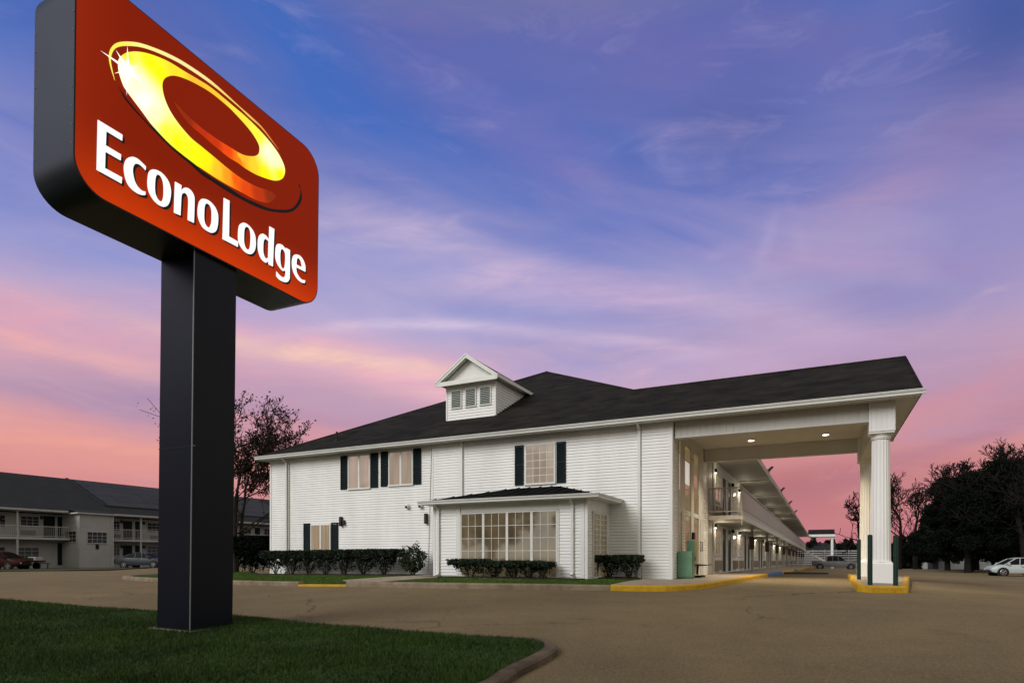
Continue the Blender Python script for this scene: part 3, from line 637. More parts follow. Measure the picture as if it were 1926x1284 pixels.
# lit face: light boxes are brightest along their lower lamps
def emis(name, fn=None, col=None, strength=1.0, rough=.25, attr=None):
    m = bpy.data.materials.new(name); m.use_nodes = True; b = m.node_tree.nodes['Principled BSDF']; b.inputs['Roughness'].default_value = rough; b.inputs['Specular IOR Level'].default_value = .04
    q = G(m.node_tree)
    if attr:
        a = m.node_tree.nodes.new('ShaderNodeAttribute'); a.attribute_name = attr; src = a.outputs['Color']; m.node_tree.links.new(src, b.inputs['Emission Color']); b.inputs['Base Color'].default_value = (.1, .06, .02, 1)
    elif fn: m.node_tree.links.new(fn(q, m.node_tree), b.inputs['Emission Color']); b.inputs['Base Color'].default_value = (.10, .008, .002, 1)
    else: b.inputs['Emission Color'].default_value = (*col, 1); b.inputs['Base Color'].default_value = (.6, .6, .6, 1)
    b.inputs['Emission Strength'].default_value = strength; return m
def facefn(q, t):
    tc_ = t.nodes.new('ShaderNodeTexCoord'); s = t.nodes.new('ShaderNodeSeparateXYZ'); t.links.new(tc_.outputs['Object'], s.inputs[0]); x, y, z = s.outputs
    low = q.m('POWER', q.m('SUBTRACT', 1.0, q.m('DIVIDE', q.m('SUBTRACT', z, Z0), 1.05, clamp=True), clamp=True), 1.6)
    lft = q.m('POWER', q.m('SUBTRACT', 1.0, q.m('DIVIDE', q.m('SUBTRACT', x, X0), .75, clamp=True), clamp=True), 1.5)
    nn = q.noise(tc_.outputs['Object'], .9, 3)
    c1 = q.mix(low, (.200, .0115, .0010), (.66, .046, .0014)); c2 = q.mix(q.m('MULTIPLY', lft, .5), c1, (.36, .026, .004))
    return q.mix(q.m('MULTIPLY', nn, .35), c2, (.17, .008, .0010))
fc = MB(); fc.add([(x, Y0 - .004, z) for x, z in inr], [tuple(range(n))]); face = fc.build('sign_face', emis('lit_red_face', facefn, strength=1.0), sign)
fb = MB(); fb.add([(x, Y1 + .004, z) for x, z in inr], [tuple(range(n))[::-1]]); fb.build('sign_face', bpy.data.materials['lit_red_face'], sign)
LOGO= {'E':[[(-1.489,6.461,1),(-1.166,6.465,1),(-1.168,6.383,1),(-1.379,6.383,1),(-1.384,6.189,1),(-1.181,6.186,1),(-1.185,6.106,1),(-1.388,6.104,1),(-1.391,5.881,1),(-1.165,5.884,1),(-1.169,5.799,1),(-1.496,5.801,1)]],'c':[[(-0.832,6.224,1),(-0.902,6.251,0),(-0.967,6.263,0),(-1.037,6.24,0),(-1.106,6.168,0),(-1.139,6.055,0),(-1.128,5.936,0),(-1.09,5.845,0),(-1.026,5.799,0),(-0.949,5.784,0),(-0.883,5.796,0),(-0.835,5.82,1),(-0.835,5.869,1),(-0.884,5.855,0),(-0.943,5.876,0),(-0.986,5.928,0),(-1.01,6.003,0),(-1.017,6.088,0),(-0.992,6.164,0),(-0.941,6.199,0),(-0.882,6.192,0),(-0.835,6.171,1)]],'o':[[(-0.729,6.242,0),(-0.66,6.268,0),(-0.577,6.263,0),(-0.492,6.205,0),(-0.45,6.095,0),(-0.46,5.956,0),(-0.495,5.857,0),(-0.557,5.798,0),(-0.641,5.787,0),(-0.723,5.822,0),(-0.785,5.899,0),(-0.806,6.003,0),(-0.795,6.139,0),(-0.769,6.203,0)],[(-0.653,6.213,0),(-0.611,6.211,0),(-0.576,6.158,0),(-0.563,6.059,0),(-0.566,5.939,0),(-0.586,5.868,0),(-0.621,5.846,0),(-0.663,5.874,0),(-0.691,5.937,0),(-0.696,6.052,0),(-0.684,6.163,0)]],'n':[[(-0.387,6.257,1),(-0.284,6.26,1),(-0.286,6.176,1),(-0.244,6.242,0),(-0.184,6.274,0),(-0.123,6.266,0),(-0.076,6.216,0),(-0.063,6.133,0),(-0.071,5.804,1),(-0.174,5.799,1),(-0.167,6.084,0),(-0.183,6.158,0),(-0.221,6.179,0),(-0.258,6.152,0),(-0.282,6.091,0),(-0.294,5.806,1),(-0.398,5.796,1)]],'o2':[[(0.073,6.247,0),(0.153,6.275,0),(0.234,6.266,0),(0.309,6.219,0),(0.352,6.132,0),(0.35,5.987,0),(0.318,5.871,0),(0.248,5.805,0),(0.159,5.793,0),(0.07,5.82,0),(0.006,5.914,0),(-0.008,6.029,0),(0.011,6.155,0),(0.042,6.216,0)],[(0.161,6.22,0),(0.202,6.213,0),(0.232,6.157,0),(0.237,6.045,0),(0.23,5.942,0),(0.198,5.866,0),(0.158,5.856,0),(0.117,5.9,0),(0.103,5.992,0),(0.109,6.136,0),(0.129,6.196,0)]],'L':[[(0.454,6.462,1),(0.561,6.472,1),(0.56,5.895,1),(0.74,5.893,1),(0.732,5.806,1),(0.441,5.799,1)]],'o3':[[(0.831,6.251,0),(0.913,6.267,0),(1.007,6.237,0),(1.075,6.162,0),(1.095,6.048,0),(1.084,5.934,0),(1.041,5.846,0),(0.976,5.796,0),(0.883,5.789,0),(0.791,5.837,0),(0.741,5.927,0),(0.738,6.06,0),(0.759,6.175,0)],[(0.905,6.221,0),(0.961,6.214,0),(0.986,6.134,0),(0.986,5.997,0),(0.971,5.898,0),(0.938,5.852,0),(0.891,5.861,0),(0.857,5.936,0),(0.852,6.055,0),(0.863,6.166,0)]],'d':[[(1.383,6.46,1),(1.491,6.465,1),(1.468,5.8,1),(1.373,5.799,1),(1.372,5.865,1),(1.333,5.81,0),(1.283,5.799,0),(1.204,5.834,0),(1.149,5.933,0),(1.139,6.069,0),(1.164,6.189,0),(1.228,6.259,0),(1.306,6.265,0),(1.377,6.224,1)],[(1.309,6.207,0),(1.369,6.196,1),(1.363,5.913,1),(1.322,5.874,0),(1.282,5.892,0),(1.255,5.967,0),(1.255,6.107,0),(1.274,6.179,0)]],'g':[[(1.601,6.258,0),(1.674,6.271,0),(1.738,6.244,1),(1.765,6.26,1),(1.856,6.26,1),(1.858,5.814,0),(1.847,5.727,0),(1.79,5.657,0),(1.694,5.631,0),(1.61,5.636,0),(1.548,5.667,1),(1.55,5.748,1),(1.609,5.717,0),(1.683,5.702,0),(1.735,5.729,0),(1.76,5.788,0),(1.754,5.86,1),(1.702,5.821,0),(1.628,5.846,0),(1.554,5.91,0),(1.522,6.008,0),(1.53,6.156,0),(1.556,6.224,0)],[(1.675,6.204,0),(1.728,6.182,0),(1.75,6.127,0),(1.746,5.962,0),(1.722,5.878,0),(1.68,5.86,0),(1.644,5.917,0),(1.631,6.041,0),(1.64,6.15,0)]],'e':[[(2.01,6.253,0),(2.099,6.268,0),(2.18,6.228,0),(2.234,6.142,0),(2.24,6.034,1),(2.009,6.022,1),(2.026,5.934,0),(2.083,5.875,0),(2.151,5.853,0),(2.236,5.874,1),(2.225,5.816,1),(2.141,5.798,0),(2.039,5.823,0),(1.949,5.902,0),(1.91,6.017,0),(1.917,6.136,0),(1.949,6.208,0)],[(2.017,6.072,1),(2.154,6.079,1),(2.123,6.178,0),(2.066,6.211,0),(2.029,6.178,0)]],'arc':[[(-1.273,7.133,1),(-1.317,7.23,0),(-1.35,7.34,0),(-1.352,7.436,0),(-1.32,7.546,0),(-1.249,7.659,0),(-1.114,7.777,0),(-0.949,7.884,0),(-0.765,7.966,0),(-0.517,8.054,0),(-0.225,8.121,0),(0.22,8.161,0),(0.733,8.115,0),(0.962,8.101,0),(1.192,8.072,0),(1.391,7.993,0),(1.576,7.908,1),(1.391,7.975,0),(1.177,8.047,0),(0.944,8.066,0),(0.709,8.1,0),(0.221,8.112,0),(-0.224,8.067,0),(-0.473,8.013,0),(-0.737,7.928,0),(-0.923,7.844,0),(-1.076,7.746,0),(-1.2,7.647,0),(-1.278,7.553,0),(-1.319,7.449,0),(-1.328,7.345,0),(-1.305,7.239,0)]],'swoosh':[[(1.517,7.039,1),(1.367,6.861,0),(1.095,6.767,0),(0.815,6.739,0),(0.549,6.712,0),(0.294,6.701,0),(0.051,6.704,0),(-0.07,6.706,0),(-0.444,6.755,0),(-0.725,6.857,0),(-0.886,6.958,0),(-1.113,7.103,0),(-1.169,7.163,0),(-1.218,7.277,0),(-1.233,7.377,0),(-1.222,7.459,0),(-1.174,7.551,0),(-1.088,7.653,0),(-0.948,7.761,0),(-0.764,7.857,0),(-0.515,7.942,0),(-0.253,7.984,0),(-0.025,8.024,0),(0.222,8.055,0),(0.618,8.039,0),(0.852,8.029,0),(1.115,7.992,0),(1.352,7.93,0),(1.536,7.851,0),(1.662,7.749,0),(1.721,7.637,0),(1.698,7.51,0),(1.626,7.408,0),(1.502,7.322,0),(1.342,7.261,0),(1.088,7.196,0),(0.864,7.174,0),(0.719,7.179,0),(0.542,7.164,0),(0.288,7.186,0),(0.044,7.22,0),(-0.169,7.247,0),(-0.319,7.326,0),(-0.423,7.426,1),(-0.291,7.386,0),(-0.14,7.349,0),(0.043,7.324,0),(0.204,7.32,0),(0.386,7.325,0),(0.592,7.342,0),(0.806,7.366,0),(1.009,7.457,0),(1.122,7.555,0),(1.155,7.653,0),(1.129,7.745,0),(1.003,7.837,0),(0.854,7.894,0),(0.672,7.941,0),(0.514,7.969,0),(0.223,7.977,0),(0.008,7.948,0),(-0.222,7.89,0),(-0.399,7.815,0),(-0.513,7.724,0),(-0.582,7.622,0),(-0.599,7.511,0),(-0.565,7.376,0),(-0.478,7.248,0),(-0.332,7.142,0),(-0.136,7.061,0),(0.047,7.038,0),(0.241,7.014,0),(0.545,6.975,0),(0.812,6.963,0),(1.091,6.996,0),(1.364,7.068,0),(1.486,7.078,0)]],'shadow':[[(-1.22,7.09,1),(-1.13,7.015,0),(-0.977,6.93,0),(-0.779,6.855,0),(-0.667,6.841,0),(-0.369,6.76,0),(-0.067,6.707,0),(0.051,6.676,0),(0.295,6.672,0),(0.549,6.683,0),(0.816,6.679,0),(1.095,6.721,0),(1.389,6.78,0),(1.696,6.911,0),(1.909,7.051,0),(2.039,7.236,0),(2.1,7.418,0),(2.091,7.548,0),(2.045,7.573,1),(2.126,7.45,0),(2.129,7.3,0),(2.019,7.108,0),(1.867,6.955,0),(1.634,6.827,0),(1.33,6.71,0),(1.02,6.643,0),(0.726,6.616,0),(0.464,6.606,0),(0.213,6.612,0),(0.052,6.613,0),(-0.144,6.662,0),(-0.441,6.716,0),(-0.722,6.806,0),(-0.832,6.846,0),(-1.016,6.917,0),(-1.143,6.988,0)]],'star':[[(-1.472,7.389,1),(-1.092,7.423,1),(-1.086,7.397,1),(-1.116,7.371,1)],[(-1.27,7.547,1),(-1.085,7.421,1),(-1.092,7.387,1),(-1.122,7.373,1)],[(-1.114,7.717,1),(-1.082,7.413,1),(-1.103,7.376,1),(-1.125,7.381,1)],[(-0.959,7.553,1),(-1.096,7.382,1),(-1.123,7.375,1),(-1.111,7.412,1)],[(-1.286,7.215,1),(-1.109,7.413,1),(-1.083,7.417,1),(-1.098,7.38,1)],[(-1.116,7.032,1),(-1.125,7.382,1),(-1.103,7.419,1),(-1.082,7.411,1)],[(-0.891,7.358,1),(-1.118,7.371,1),(-1.119,7.4,1),(-1.089,7.423,1)]]}
LCOL= [(-0.835,7.14,1.3,1.3,1.0),(-0.727,7.083,1.2,1.2,0.6),(-0.981,7.295,1.2,1.2,0.7),(-1.097,7.389,1.3,1.3,1),(-1.112,7.578,1,0.95,0),(-0.789,7.728,1,1,0),(-0.625,7.69,1,0.98,0),(-0.371,7.9,1,0.8,0.02),(-0.071,7.977,1,0.55,0.03),(0.216,8.008,1,0.6,0.03),(0.798,7.963,1,0.85,0.05),(1.117,7.877,1,0.98,0.05),(1.355,7.71,1.2,1.2,0.7),(1.497,7.668,1.2,1.2,0.6),(1.603,7.489,1,1,0),(1.281,7.321,1,0.95,0),(1.011,7.32,1,0.7,0.02),(0.861,7.354,1,0.5,0.02),(0.717,7.268,0.95,0.2,0.0),(0.541,7.267,0.9,0.05,0),(0.287,7.243,0.6,0.02,0),(0.044,7.275,0.5,0.015,0),(-0.215,7.327,0.26,0.01,0),(-0.503,6.912,1,1,0.05),(-0.358,6.869,1,1,0),(-0.056,6.846,1,1,0),(0.128,6.89,1,0.95,0),(0.342,6.843,1,0.6,0.02),(0.512,6.853,1,0.35,0.01),(0.687,6.878,0.95,0.1,0),(0.868,6.843,0.8,0.05,0),(1.131,6.894,0.5,0.02,0),(1.406,6.98,0.24,0.01,0),(1.527,7.045,0.2,0.01,0)]
def outline(pts, n=4):
    o = []; N = len(pts)
    for i in range(N):
        p0, p1, p2, p3 = pts[i - 1], pts[i], pts[(i + 1) % N], pts[(i + 2) % N]
        if p1[2] and p2[2]: o.append(p1[:2]); continue
        if p1[2]: p0 = (2 * p1[0] - p2[0], 2 * p1[1] - p2[1])
        if p2[2]: p3 = (2 * p2[0] - p1[0], 2 * p2[1] - p1[1])
        for j in range(n):
            t = j / n
            o.append(tuple(.5 * (2 * b + (c_ - a) * t + (2 * a - 5 * b + 4 * c_ - d) * t * t + (-a + 3 * b - 3 * c_ + d) * t ** 3) for a, b, c_, d in zip(p0[:2], p1[:2], p2[:2], p3[:2])))
    return o
def plate(name, loops, y, th, m, parent, off=(0, 0), fill=0.0, colors=None, zones=None):
    P = []; faces = []
    for l in loops: s = len(P); P += [Vector((a + off[0], b + off[1])) for a, b in l]; faces.append(list(range(s, len(P))))
    nb = len(P); ed = [(f[i], f[(i + 1) % len(f)]) for f in faces for i in range(len(f))]
    pts = list(P)
    if fill:
        xs = [p.x for p in P]; zs = [p.y for p in P]; gx, gy = np.meshgrid(np.arange(min(xs), max(xs), fill), np.arange(min(zs), max(zs), fill)); gx, gy = gx.ravel(), gy.ravel()
        ok = inside(gx, gy, [tuple(p) for p in P]); pts += [Vector((a, b)) for a, b in zip(gx[ok], gy[ok])]
    vs, _, fs, *_ = delaunay_2d_cdt(pts, ed, [], 0, 1e-5)
    cen = np.array([np.mean([tuple(vs[i]) for i in f], axis=0) for f in fs]); keep = np.zeros(len(fs), bool)
    for l in loops: keep ^= inside(cen[:, 0], cen[:, 1], [(a + off[0], b + off[1]) for a, b in l])
    mb = MB(); mb.add([(v.x, y, v.y) for v in vs], [tuple(f) for f, k in zip(fs, keep) if k])
    if th:
        for l in loops:
            N = len(l)
            for i in range(N):
                a, b = l[i], l[(i + 1) % N]; mb.quad((a[0] + off[0], y, a[1] + off[1]), (b[0] + off[0], y, b[1] + off[1]), (b[0] + off[0], y + th, b[1] + off[1]), (a[0] + off[0], y + th, a[1] + off[1]))
    o = mb.build(name, m, parent)
    if colors:
        ca_ = o.data.color_attributes.new('print', 'FLOAT_COLOR', 'POINT'); C0 = np.array(colors)
        if zones:
            ct = np.array([q[:2] for q in zones]); gi = lambda i: 1 if 35 <= i <= 49 else (2 if i <= 6 or i >= 69 else 0)
            mem = {0: list(range(18)) + [23, 24, 25, 26], 1: list(range(15, 23)), 2: [0, 1, 2, 3] + list(range(23, 34))}
        for i, v in enumerate(o.data.vertices):
            C = C0
            if zones:
                k = gi(int(np.argmin(np.hypot(ct[:, 0] - v.co.x, ct[:, 1] - v.co.z)))); C = C0[mem[k]]
            d = np.hypot(C[:, 0] - v.co.x, C[:, 1] - v.co.z) + 1e-3; w = d ** -3.2; cc = (w[:, None] * C[:, 2:]).sum(0) / w.sum(); ca_.data[i].color = (*cc, 1)
    return o
WL = emis('lit_white_letters', col=(.98, .96, .96), strength=.95); BK = mat('black_vinyl', (.004, .003, .003), .4, 0, 1)
YF = Y0 - .004
sw = plate('emblem_swoosh', [outline(LOGO['swoosh'][0])], YF - .010, .006, emis('printed_swoosh', strength=1.0, attr='print'), sign, fill=.035, colors=LCOL, zones=LOGO['swoosh'][0])
ARCC = [(-1.3, 7.6, 1, .9, .1), (-1.0, 8.1, 1, .95, .3), (-.2, 8.0, 1, .85, .35), (.6, 7.8, 1, .7, .15), (1.1, 7.55, .9, .25, .03), (1.55, 7.2, .3, .015, 0)]
plate('emblem_arc', [outline(LOGO['arc'][0])], YF - .010, .006, bpy.data.materials['printed_swoosh'], sign, colors=ARCC)
plate('emblem_shadow', [outline(LOGO['shadow'][0])], YF - .005, .003, BK, sign)
so_ = MB()
for l in LOGO['star']: so_.add([(a, YF - .014, b) for a, b, _ in l], [(0, 1, 2, 3)])
so_.build('emblem_star', emis('lit_white_star', col=(1, 1, .97), strength=1.3), sign)
LT = MB(); 
for k in ('E', 'c', 'o', 'n', 'o2', 'L', 'o3', 'd', 'g', 'e'):
    lp = [outline(l) for l in LOGO[k]]
    lo_ = plate('letter', lp, YF - .014, .010, WL, sign)
    plate('shadow', lp, YF - .003, 0, BK, lo_, off=(.038, -.022))
# ------------------------------------------------------------------ the motel
def sh(x, y, z): t = max(0., y - 9.6); return (x + .0069 * t, y, z - .0058 * t)
PA = lambda pos: (lambda c, d, z: (pos + d, c, z))        # plane facing +a (to the lot); c runs along b
PB = lambda pos: (lambda c, d, z: (c, pos - d, z))        # plane facing -b (to the street); c runs along a
def cbox(mb, M, c0, c1, d0, d1, z0, z1):
    v = [M(c, d, z) for z in (z0, z1) for c, d in ((c0, d0), (c1, d0), (c1, d1), (c0, d1))]
    mb.hexa(v[:4], v[4:])
def siding(mb, M, c0, c1, z0, z1, step=.102, lim=None):
    """lapped boards: each course leans out to a lip that turns back under itself"""
    z = z0; k = 0
    while z < z1 - .01:
        t = min(z + step, z1); a, b = c0, c1
        if lim: a, b = lim(z, a, b)
        if b > a + .02:
            j = .001 * ((k * 7) % 3)
            mb.quad(M(a, .024 + j, z + .009), M(b, .024 + j, z + .009), M(b, .006, t), M(a, .006, t))
            mb.quad(M(a, .004, z - .006), M(b, .004, z - .006), M(b, .024 + j, z + .009), M(a, .024 + j, z + .009))
        z = t; k += 1
def window(root, M, c0, c1, z0, z1, cols, rows, gm, fm=TRIM, T=None, out=.055, fw=.05, mw=.018, posts=0, name='window', label=None):
    f = MB(T)
    cbox(f, M, c0, c1, 0, out, z1 - fw, z1); cbox(f, M, c0 - .02, c1 + .02, 0, out + .02, z0 - .03, z0 + fw * .7)
    cbox(f, M, c0, c0 + fw, 0, out - .002, z0 + fw * .7, z1 - fw); cbox(f, M, c1 - fw, c1, 0, out - .002, z0 + fw * .7, z1 - fw)
    w = (c1 - c0 - 2 * fw)
    for i in range(1, cols):
        c = c0 + fw + w * i / cols; h = mw / 2 if not (posts and (i % (cols // (posts + 1)) == 0)) else fw * .55
        cbox(f, M, c - h, c + h, .040, out - (.006 if h < fw * .5 else .003), z0 + fw * .7, z1 - fw)
    for j in range(1, rows):
        z = z0 + fw * .7 + (z1 - z0 - fw * 1.7) * j / rows; cbox(f, M, c0 + fw, c1 - fw, .040, out - .008, z - mw / 2, z + mw / 2)
    o = f.build(name, fm, root, label)
    p = MB(T); cbox(p, M, c0 + fw * .9, c1 - fw * .9, .036, .042, z0 + fw * .6, z1 - fw * .9); p.build('pane', gm, o)
    return o
def shutter(root, M, c0, c1, z0, z1, T=None):
    s = MB(T); f = .045
    for a, b in ((c0, c0 + f), (c1 - f, c1)): cbox(s, M, a, b, .02, .055, z0, z1)
    for a, b in ((z0, z0 + f), (z1 - f, z1), ((z0 + z1) / 2 - .03, (z0 + z1) / 2 + .03)): cbox(s, M, c0 + f, c1 - f, .02, .053, a, b)
    z = z0 + f
    while z < z1 - f - .03:
        s.quad(M(c0 + f, .048, z), M(c1 - f, .048, z), M(c1 - f, .026, z + .04), M(c0 + f, .026, z + .04)); s.quad(M(c0 + f, .024, z), M(c1 - f, .024, z), M(c1 - f, .048, z), M(c0 + f, .048, z)); z += .042
    s.build('shutter', NAVY, root)
def downspout(root, M, c, z0, z1, elbow=.45, w=.075, kick=True, name='downspout'):
    d = MB(); cbox(d, M, c - w / 2, c + w / 2, .03, .095, z0 + .12, z1 - .28)
    v = [M(c - w / 2, .03, z1 - .28), M(c + w / 2, .03, z1 - .28), M(c + w / 2, .095, z1 - .28), M(c - w / 2, .095, z1 - .28)]
    t = [M(c - w / 2, elbow - .075, z1 - .06), M(c + w / 2, elbow - .075, z1 - .06), M(c + w / 2, elbow, z1 - .02), M(c - w / 2, elbow, z1 - .02)]
    d.hexa(v, t)
    if kick:
        v = [M(c - w / 2, .03, z0 + .12), M(c + w / 2, .03, z0 + .12), M(c + w / 2, .095, z0 + .12), M(c - w / 2, .095, z0 + .12)]
        t = [M(c - w / 2, .11, z0), M(c + w / 2, .11, z0), M(c + w / 2, .19, z0 + .04), M(c - w / 2, .19, z0 + .04)]
        d.hexa(t, v)
    return d.build(name, TRIM, root, bevel=.008)
motel = empty('motel_building', (P0[0], P0[1], 0), -TH)
tag(motel, 'white clapboard two-storey motel with black hipped roof and a drive-through canopy', 'building')
EL, ER, EF, ZE, AB, BB, AZ = -18.5, 1.7, -.5, 5.20, -8.6, 9.6, 10.44
SL = (AZ - ZE) / (BB - EF)
CEIL = 5.09
# core and walls
core = MB(sh); core.box(-18.12, -.03, .02, 9.6, -.9, CEIL); core.box(-18.12, -.03, 9.6, 100, -1.2, CEIL)
core.build('wall', WHITE, motel)
w = MB(); Mf = PB(0); siding(w, Mf, -18.14, -9.24, -.18, CEIL); siding(w, Mf, -7.9, -1.0, -.18, CEIL)
cbox(w, Mf, -18.16, -18.07, 0, .035, -.2, CEIL); w.build('wall', WHITE, motel)
w = MB(); siding(w, PB(-.07), -9.24, -8.0, -.16, CEIL); cbox(w, PB(0), -9.25, -7.9, -.01, .068, -.2, CEIL); cbox(w, PB(-.07), -8.03, -7.9, 0, .03, -.2, CEIL); cbox(w, PB(-.07), -9.27, -9.22, 0, .03, -.2, CEIL)
w.build('wall', WHITE, motel)
w = MB(); siding(w, PB(-.055), -.99, -.09, -.1, CEIL); cbox(w, PB(0), -1.0, -.0, -.01, .053, -.12, CEIL); cbox(w, PB(-.055), -.10, .012, 0, .028, -.1, CEIL)
siding(w, PA(0), .03, .72, -.1, CEIL); cbox(w, PA(0), -.055, .045, 0, .028, -.1, CEIL)
w.build('corner_pilaster', WHITE, motel)
# long wing wall
w = MB(sh); siding(w, PA(-.01), 8.3, 100, -.05, CEIL, step=.115); siding(w, PA(0), 5.66, 6.66, -.02, CEIL)
cbox(w, PA(0), 5.62, 5.68, 0, .04, 0, CEIL); cbox(w, PA(0), 6.64, 6.72, 0, .04, 0, CEIL); w.build('wing_wall', WHITE, motel)
w = MB(sh); cbox(w, PA(0), 6.8, 8.3, 0, .05, 0, CEIL); cbox(w, PA(0), 7.95, 8.3, .05, .09, 0, CEIL); w.build('wing_post', GREYP, motel)
# ---- roofs
def slab_roof(name, faces, m, th=.05, T=None, label=None, parent=motel):
    mb = MB(T)
    for f in faces: mb.add(f, [tuple(range(len(f)))])
    return mb.build(name, m, parent, label)
hb = 3.3; hs = (hb - EF) / (BB - EF); hxx = ER + (AB - ER) * hs; hz = ZE + SL * (hb - EF); PE = 6.73; PR = 7.1
ys = [9.6, 30, 50, 70, 85, 100]
rf = [[(EL, EF, ZE), (ER, EF, ZE), (AB, BB, AZ)], [(EL, 9.6, ZE), (EL, EF, ZE), (AB, BB, AZ)], [(ER, EF, ZE), (ER, 9.6, ZE), (AB, BB, AZ)]]
for a, b in zip(ys[:-1], ys[1:]): rf += [[(ER, a, ZE), (ER, b, ZE), (AB, b, AZ), (AB, a, AZ)], [(EL, b, ZE), (EL, a, ZE), (AB, a, AZ), (AB, b, AZ)]]
rf += [[(ER, 100, ZE), (EL, 100, ZE), (AB, 100, AZ)]]
main_roof = slab_roof('roof', rf, SHIN, T=sh)
ridge = MB(sh)
for i in range(60):                       # overlapping cap shingles on the hips, slightly uneven
    t0, t1 = i / 60, (i + 1) / 60
    for (a, b) in (((EL, EF, ZE), (AB, BB, AZ)), ((ER, EF, ZE), (AB, BB, AZ))):
        p = Vector(a).lerp(Vector(b), t0); q = Vector(a).lerp(Vector(b), t1 + .004); ridge.tube(p + Vector((0, 0, -.035)), q + Vector((0, 0, -.025)), .075, .07, 6)
ridge.build('ridge_caps', SHIN, main_roof)
pr = slab_roof('canopy_roof', [[(ER, EF, ZE), (PE, EF, ZE), (PE, hb, hz), (hxx, hb, hz)], [(PE, PR, ZE), (ER, PR, ZE), (hxx, hb, hz), (PE, hb, hz)]], SHIN)
rc = MB()
for i in range(32):
    x0 = hxx + (PE - hxx) * i / 32; rc.tube((x0, hb, hz - .03), (x0 + (PE - hxx) / 32 + .03, hb, hz - .022), .075, .07, 6)
for s in ((EF, 1), (PR, -1)):
    for i in range(24):
        t0, t1 = i / 24, (i + 1) / 24; b0 = s[0] + (hb - s[0]) * t0; b1 = s[0] + (hb - s[0]) * t1; z0 = ZE + (hz - ZE) * t0; z1 = ZE + (hz - ZE) * t1
        rc.hexa([(PE - .02, b0, z0 - .02), (PE + .045, b0, z0 - .02), (PE + .045, b1, z1 - .02), (PE - .02, b1, z1 - .02)], [(PE - .02, b0, z0 + .02), (PE + .045, b0, z0 + .025), (PE + .045, b1, z1 + .012), (PE - .02, b1, z1 + .012)])
rc.build('ridge_caps', SHIN, pr)
gb = MB()                                  # gable end above the canopy's outer beam
gb.prism([(PE - .02, EF, ZE - .11), (PE - .02, PR, ZE - .11), (PE - .02, PR, ZE - .03), (PE - .02, hb, hz - .06), (PE - .02, EF, ZE - .03)], (.03, 0, 0))
gb.build('gable_end', WHITE, pr)
# gutters (K-style: stepped face)
def gutter(pts, outv, T=None, name='gutter', h=.13, d=.11, ztop=ZE + .02, m=TRIM):
    g_ = MB(T)
    (x0, y0), (x1, y1) = pts; ox, oy = outv
    prof = [(0, 0), (0, -h), (d * .55, -h), (d * .62, -h * .62), (d * .95, -h * .32), (d * .95, -h * .12), (d * 1.08, -h * .1), (d * 1.08, 0)]
    n = len(prof); v = [(x + ox * a, y + oy * a, ztop + z) for x, y in ((x0, y0), (x1, y1)) for a, z in prof]
    g_.add(v, [(i, (i + 1) % n, n + (i + 1) % n, n + i) for i in range(n)] + [tuple(range(n)), tuple(range(n, 2 * n))[::-1]])
    return g_.build(name, m, motel)
gutter(((EL - .02, EF - .005), (PE + .08, EF - .005)), (0, -1)); 
gutter(((ER + .005, 7.25), (ER + .005, 9.6)), (1, 0))
for a, b in zip(ys[:-1], ys[1:]): gutter(((ER + .005, a), (ER + .005, b + .005)), (1, 0), sh)
gutter(((EL - .01, EF), (EL - .01, 9.6)), (-1, 0)); gutter(((ER + .15, PR + .005), (PE + .05, PR + .005)), (0, 1))
# soffits
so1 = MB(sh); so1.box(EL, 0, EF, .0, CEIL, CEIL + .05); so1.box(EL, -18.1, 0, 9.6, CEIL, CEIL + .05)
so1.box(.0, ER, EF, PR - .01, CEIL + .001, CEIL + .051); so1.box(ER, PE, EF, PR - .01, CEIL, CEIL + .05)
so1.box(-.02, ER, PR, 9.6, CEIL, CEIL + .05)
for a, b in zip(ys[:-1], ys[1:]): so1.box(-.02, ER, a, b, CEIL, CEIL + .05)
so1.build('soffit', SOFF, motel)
vs_ = MB()
x = EL + .2
while x < PE - .1: vs_.box(x, x + .012, EF + .01, -.005, CEIL - .006, CEIL); x += .30       # panel seams under the eave
vs_.build('soffit_seams', GREYP, motel)
for k in range(11):
    vs_ = MB(); vs_.box(.02, ER - .02, 8.0 + 8.9 * k, 8.06 + 8.9 * k, CEIL - .05 + wz(8 + 8.9 * k), CEIL - .001 + wz(8 + 8.9 * k)); vs_.build('soffit_batten', GREYP, motel)
fr = MB(); fr.box(EL + .02, PE - .02, EF - .003, EF + .02, CEIL - .03, ZE - .10); fr.build('fascia', TRIM, motel)
# eave lamps sticking up over the wing gutter
for k in range(4):
    b = 15.5 + 10.5 * k; fl_ = MB(sh); fl_.tube((ER + .08, b, ZE), (ER + .10, b, ZE + .16), .03, n=6); fl_.hexa([(ER - .1, b - .08, ZE + .12), (ER + .05, b - .08, ZE + .06), (ER + .05, b + .08, ZE + .06), (ER - .1, b + .08, ZE + .12)], [(ER + .22, b - .08, ZE + .40), (ER + .32, b - .08, ZE + .36), (ER + .32, b + .08, ZE + .36), (ER + .22, b + .08, ZE + .40)])
    fl_.build('floodlight', BLACK, motel)
for a, b in ((-14.9, .75),):
    v_ = MB(); z = ZE + SL * (b - EF); v_.tube((a, b, z - .1), (a, b, z + .42), .04, n=8); v_.tube((a, b, z - .05), (a, b, z + .10), .13, .05, 10); v_.build('vent_pipe', BLACK, motel)
